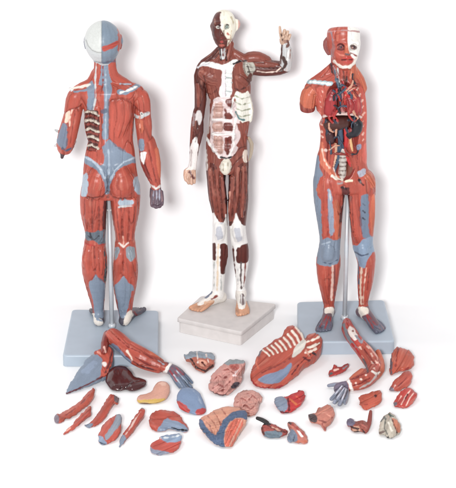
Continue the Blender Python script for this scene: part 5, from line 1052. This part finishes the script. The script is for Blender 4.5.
a.c([(167, 367, 6, 4.4), (174, 371, 5.4, 5.4), (179, 375, 4.8, 5.6)], (120, 104, 120), HD, k=1.5, flat=1.3, fib=.08)
for g in ([(174, 376, 4.6, 2), (180, 384, 4, 1.8), (184.6, 390.4, 2.6, 1.5)], [(177, 375.6, 5, 2.1), (183, 383, 4.4, 1.9), (188.6, 390.6, 2.6, 1.5)], [(180, 374.4, 5, 2.1), (186, 380.6, 4.6, 1.9), (191.4, 387.6, 2.6, 1.5)], [(181.6, 372, 5, 1.9), (187, 377, 4.4, 1.7), (192, 382.6, 2.6, 1.3)], [(172, 375, 4, 1.9), (176, 382, 3.4, 1.7), (179.6, 387, 2.4, 1.4)]):
    a.c(g, (112, 128, 152), HD, k=.5, fib=.10)
a.paint([(112, 342), (118, 346), (124, 354), (132, 361), (130, 366), (122, 361), (114, 352), (110, 347)], (128, 140, 164), fib=.05, part='elbow_fascia')
a.line([(127, 351), (131, 357), (132, 360)], 2.4, (226, 206, 190), rag=.6); a.line([(104, 347), (106, 353)], 1.6, (230, 180, 166), rag=.6)
a.line([(118, 338), (128, 347), (140, 352)], 1.0, (150, 50, 42), dz=-.5); a.line([(135, 357), (146, 363), (158, 367)], 1.1, (140, 44, 42), dz=-.6); a.line([(144, 353), (154, 359), (163, 364)], 1.0, (150, 50, 42), dz=-.5)
a.line([(126, 356), (140, 366), (156, 370.6)], 1.2, (106, 40, 42)); a.line([(158, 360), (164, 364)], 1.8, (166, 170, 180))
a.line([(165, 372), (168, 367), (171, 363)], 3.2, (238, 232, 226), part='wrist_band', dz=.3)
for g in ([(172, 368), (180, 378)], [(170, 371), (177, 381)], [(175, 367), (184, 375)]): a.line(g, 1.1, (168, 64, 74))
for g in ([(176, 370), (187, 383)], [(174, 375), (182, 386)]): a.line(g, .8, (190, 200, 212))
V, Q = a.mesh(); V[:, 2] = np.maximum(V[:, 2], .3)
oa = G(150, 370, 0)
finish(a, V, Q, 'detached_arm', 'detached red arm lying over the front of the left base, hand pointing right', 'arm model', plain, group='detached arms', px=view, org=oa, facing=-FW, main=UA)

a = Arm(.65)
a.c([(347, 322, 18, 4.0), (348, 329, 19, 6.4), (353, 337, 19, 7.0), (359, 345, 18, 6.6)], (196, 70, 60), UA, k=1.4, fib=.10)
a.c([(357, 343, 18, 6.6), (364, 351, 14, 7.6), (370, 359, 11, 8.0), (374, 366, 8.5, 7.4)], R, UA, k=1.4, fib=.14)
a.c([(374, 368, 8, 7), (369, 377, 7, 7.6), (361, 382, 6.4, 7.2), (353, 384.5, 5.6, 5.8), (347.5, 386, 5, 4.8)], R, 'forearm', k=1.4, fib=.14)
a.c([(378, 352, 12, 2.6), (381, 361, 10, 3), (381, 370, 7, 3.4), (376, 377, 5, 3)], RO, UA, k=1)
a.c([(362, 372, 8, 3.6), (355, 377, 8, 3.4), (349, 382, 6, 2.4)], RO, 'forearm', k=.8)
a.c([(347.5, 386, 5, 4.4), (343, 387, 5, 5.2), (339.6, 388.6, 5, 5.6)], (120, 108, 128), HD, k=1.4, fib=.08)
for g in ([(340, 384.6, 5, 2), (334, 384.6, 4, 2.0), (328.6, 385.6, 2.6, 1.6)], [(341, 389.6, 6, 2.0), (336, 394.6, 6, 2.2), (331.4, 399, 4, 1.9)], [(343, 390.8, 6, 2.0), (338, 397.6, 6, 2.2), (334.4, 402.6, 4, 1.9)], [(345, 391.4, 6, 2.0), (342, 398.6, 6, 2.2), (339.4, 404.4, 4, 1.9)], [(347, 390.4, 5, 1.9), (346.2, 397, 5, 2.1), (345, 403, 3.4, 1.7)], ):
    a.c(g, (140, 146, 164), HD, k=.4, fib=.10)
a.line([(344, 325), (346, 333), (351, 342), (357, 350)], 3.0, (128, 134, 142), part='shoulder_socket'); a.paint([(347, 327), (352, 326), (357, 333), (358, 340), (353, 340), (349, 335)], (232, 220, 212), rag=.7)
a.line([(349, 322), (354, 326)], 2.0, (196, 56, 50), rag=.5); a.line([(353, 331)], 1.8, (150, 90, 80)); a.line([(356, 336), (361, 342), (364, 338)], 2.2, (150, 150, 160), rag=.7)
a.line([(352, 344), (357, 350), (360, 356)], 2.0, (190, 46, 44))
for q in ((360, 347, 2.2), (362, 356, 1.8), (367, 346, 1.6), (371, 354, 1.4), (371, 361, 2.6), (374, 368, 2.2), (376, 361, 1.2)): a.line([(q[0], q[1]), (q[0] + 1.4, q[1] + 2)], q[2] * .8, (224, 184, 168), rag=1)
a.line([(364, 349), (371, 358), (377, 366)], 1.0, (130, 38, 38), dz=-.6); a.line([(369, 346), (377, 356), (380, 366)], 1.0, (236, 170, 150), rag=.4)
a.line([(363, 359), (366, 366), (368, 371)], 2.0, (110, 96, 100), rag=.6); a.line([(372, 371), (377, 374), (380, 372)], 2.0, (240, 232, 222)); a.line([(378, 374), (370, 383), (360, 388)], 1.6, (190, 180, 176), rag=.4)
a.line([(352, 379), (360, 375), (368, 372)], 1.0, (140, 40, 40), dz=-.6); a.line([(353, 386), (362, 383), (370, 378)], 1.0, (140, 40, 40), dz=-.6)
for q in ((361, 379, 2.6), (356, 383, 1.8), (366, 375, 1.8)): a.line([(q[0], q[1])], q[2], (236, 206, 192), rag=.4)
a.line([(347, 378), (350, 384), (352, 391)], 3.0, (242, 236, 230), part='wrist_band', dz=.3)
for g in ([(345, 386), (336, 396)], [(347, 388), (340, 399)], [(343, 385), (334, 391)], [(348, 390), (344, 399)]): a.line(g, 1.0, (58, 56, 70), rag=.3)
for g in ([(344, 388), (337, 398)], [(346, 389), (342, 400)], [(342, 386), (335, 394)]): a.line(g, .9, (206, 206, 218), rag=.3)
V, Q = a.mesh(); V[:, 2] = np.maximum(V[:, 2], .3)
oa = G(360, 380, 0)
finish(a, V, Q, 'detached_arm', 'detached red arm bent at the elbow, from the right base to a grey hand', 'arm model', plain, group='detached arms', px=view, org=oa, facing=-FW, main=UA)
# ================================================================ white sweep, lamps, camera
YW, RC = 18.0, 34.0     # wall position and curve radius
prof = [(-1400, 0)] + [(YW - RC + RC * math.sin(t), RC - RC * math.cos(t)) for t in np.linspace(0, math.pi / 2, 24)] + [(YW, 1500)]
V = []; F = []
for x in (-1600, 1600):
    for y, z in prof: V.append((x, y, z))
n = len(prof)
for i in range(n - 1): F.append((i, n + i, n + i + 1, i + 1))
paper = bpy.data.materials.new('white_paper'); paper.use_nodes = True; nt = paper.node_tree; b = nt.nodes['Principled BSDF']
nz = nt.nodes.new('ShaderNodeTexNoise'); nz.inputs['Scale'].default_value = 3; cr = nt.nodes.new('ShaderNodeValToRGB')
cr.color_ramp.elements[0].color = (.86, .86, .865, 1); cr.color_ramp.elements[1].color = (.9, .9, .9, 1)
nt.links.new(nz.outputs['Fac'], cr.inputs[0]); nt.links.new(cr.outputs[0], b.inputs['Base Color']); b.inputs['Roughness'].default_value = .9; b.inputs['Specular IOR Level'].default_value = .1
sw = mk('backdrop', V, F, paper, smooth=True); tag(sw, kind='structure')

w = bpy.data.worlds.new('World'); bpy.context.scene.world = w; w.use_nodes = True
w.node_tree.nodes['Background'].inputs[0].default_value = (1.0, 1.0, 1.02, 1); w.node_tree.nodes['Background'].inputs[1].default_value = WORLD
def area(name, loc, target, size, power):
    l = bpy.data.lights.new(name, 'AREA'); l.shape = 'DISK'; l.size = size * S; l.energy = power
    o = bpy.data.objects.new(name, l); C.objects.link(o)
    L = np.array(loc, float); T = np.array(target, float); d = (T - L); import mathutils
    o.location = tuple(L * S); o.rotation_euler = mathutils.Vector(d).to_track_quat('-Z', 'Y').to_euler(); return o
area('key_softbox', (-330, -2700, 1340), (0, -80, 120), 420, KEY)
area('top_softbox', (-900, 250, 2300), (0, -90, 0), 520, TOP)

cam = bpy.data.cameras.new('camera'); co = bpy.data.objects.new('camera', cam); C.objects.link(co)
import mathutils
co.location = tuple(CAM * S); co.rotation_euler = mathutils.Vector(FW).to_track_quat('-Z', 'Y').to_euler()
cam.sensor_fit = 'HORIZONTAL'; cam.sensor_width = 36; cam.lens = 36 * DIST / 456; cam.clip_end = 100; cam.clip_start = .05
sc = bpy.context.scene; sc.camera = co
sc.view_settings.view_transform = 'Standard'; sc.view_settings.look = 'None'; sc.view_settings.exposure = EXPO; sc.view_settings.gamma = 1
sc.render.resolution_x = 957; sc.render.resolution_y = 1024
sc.cycles.max_bounces = 8
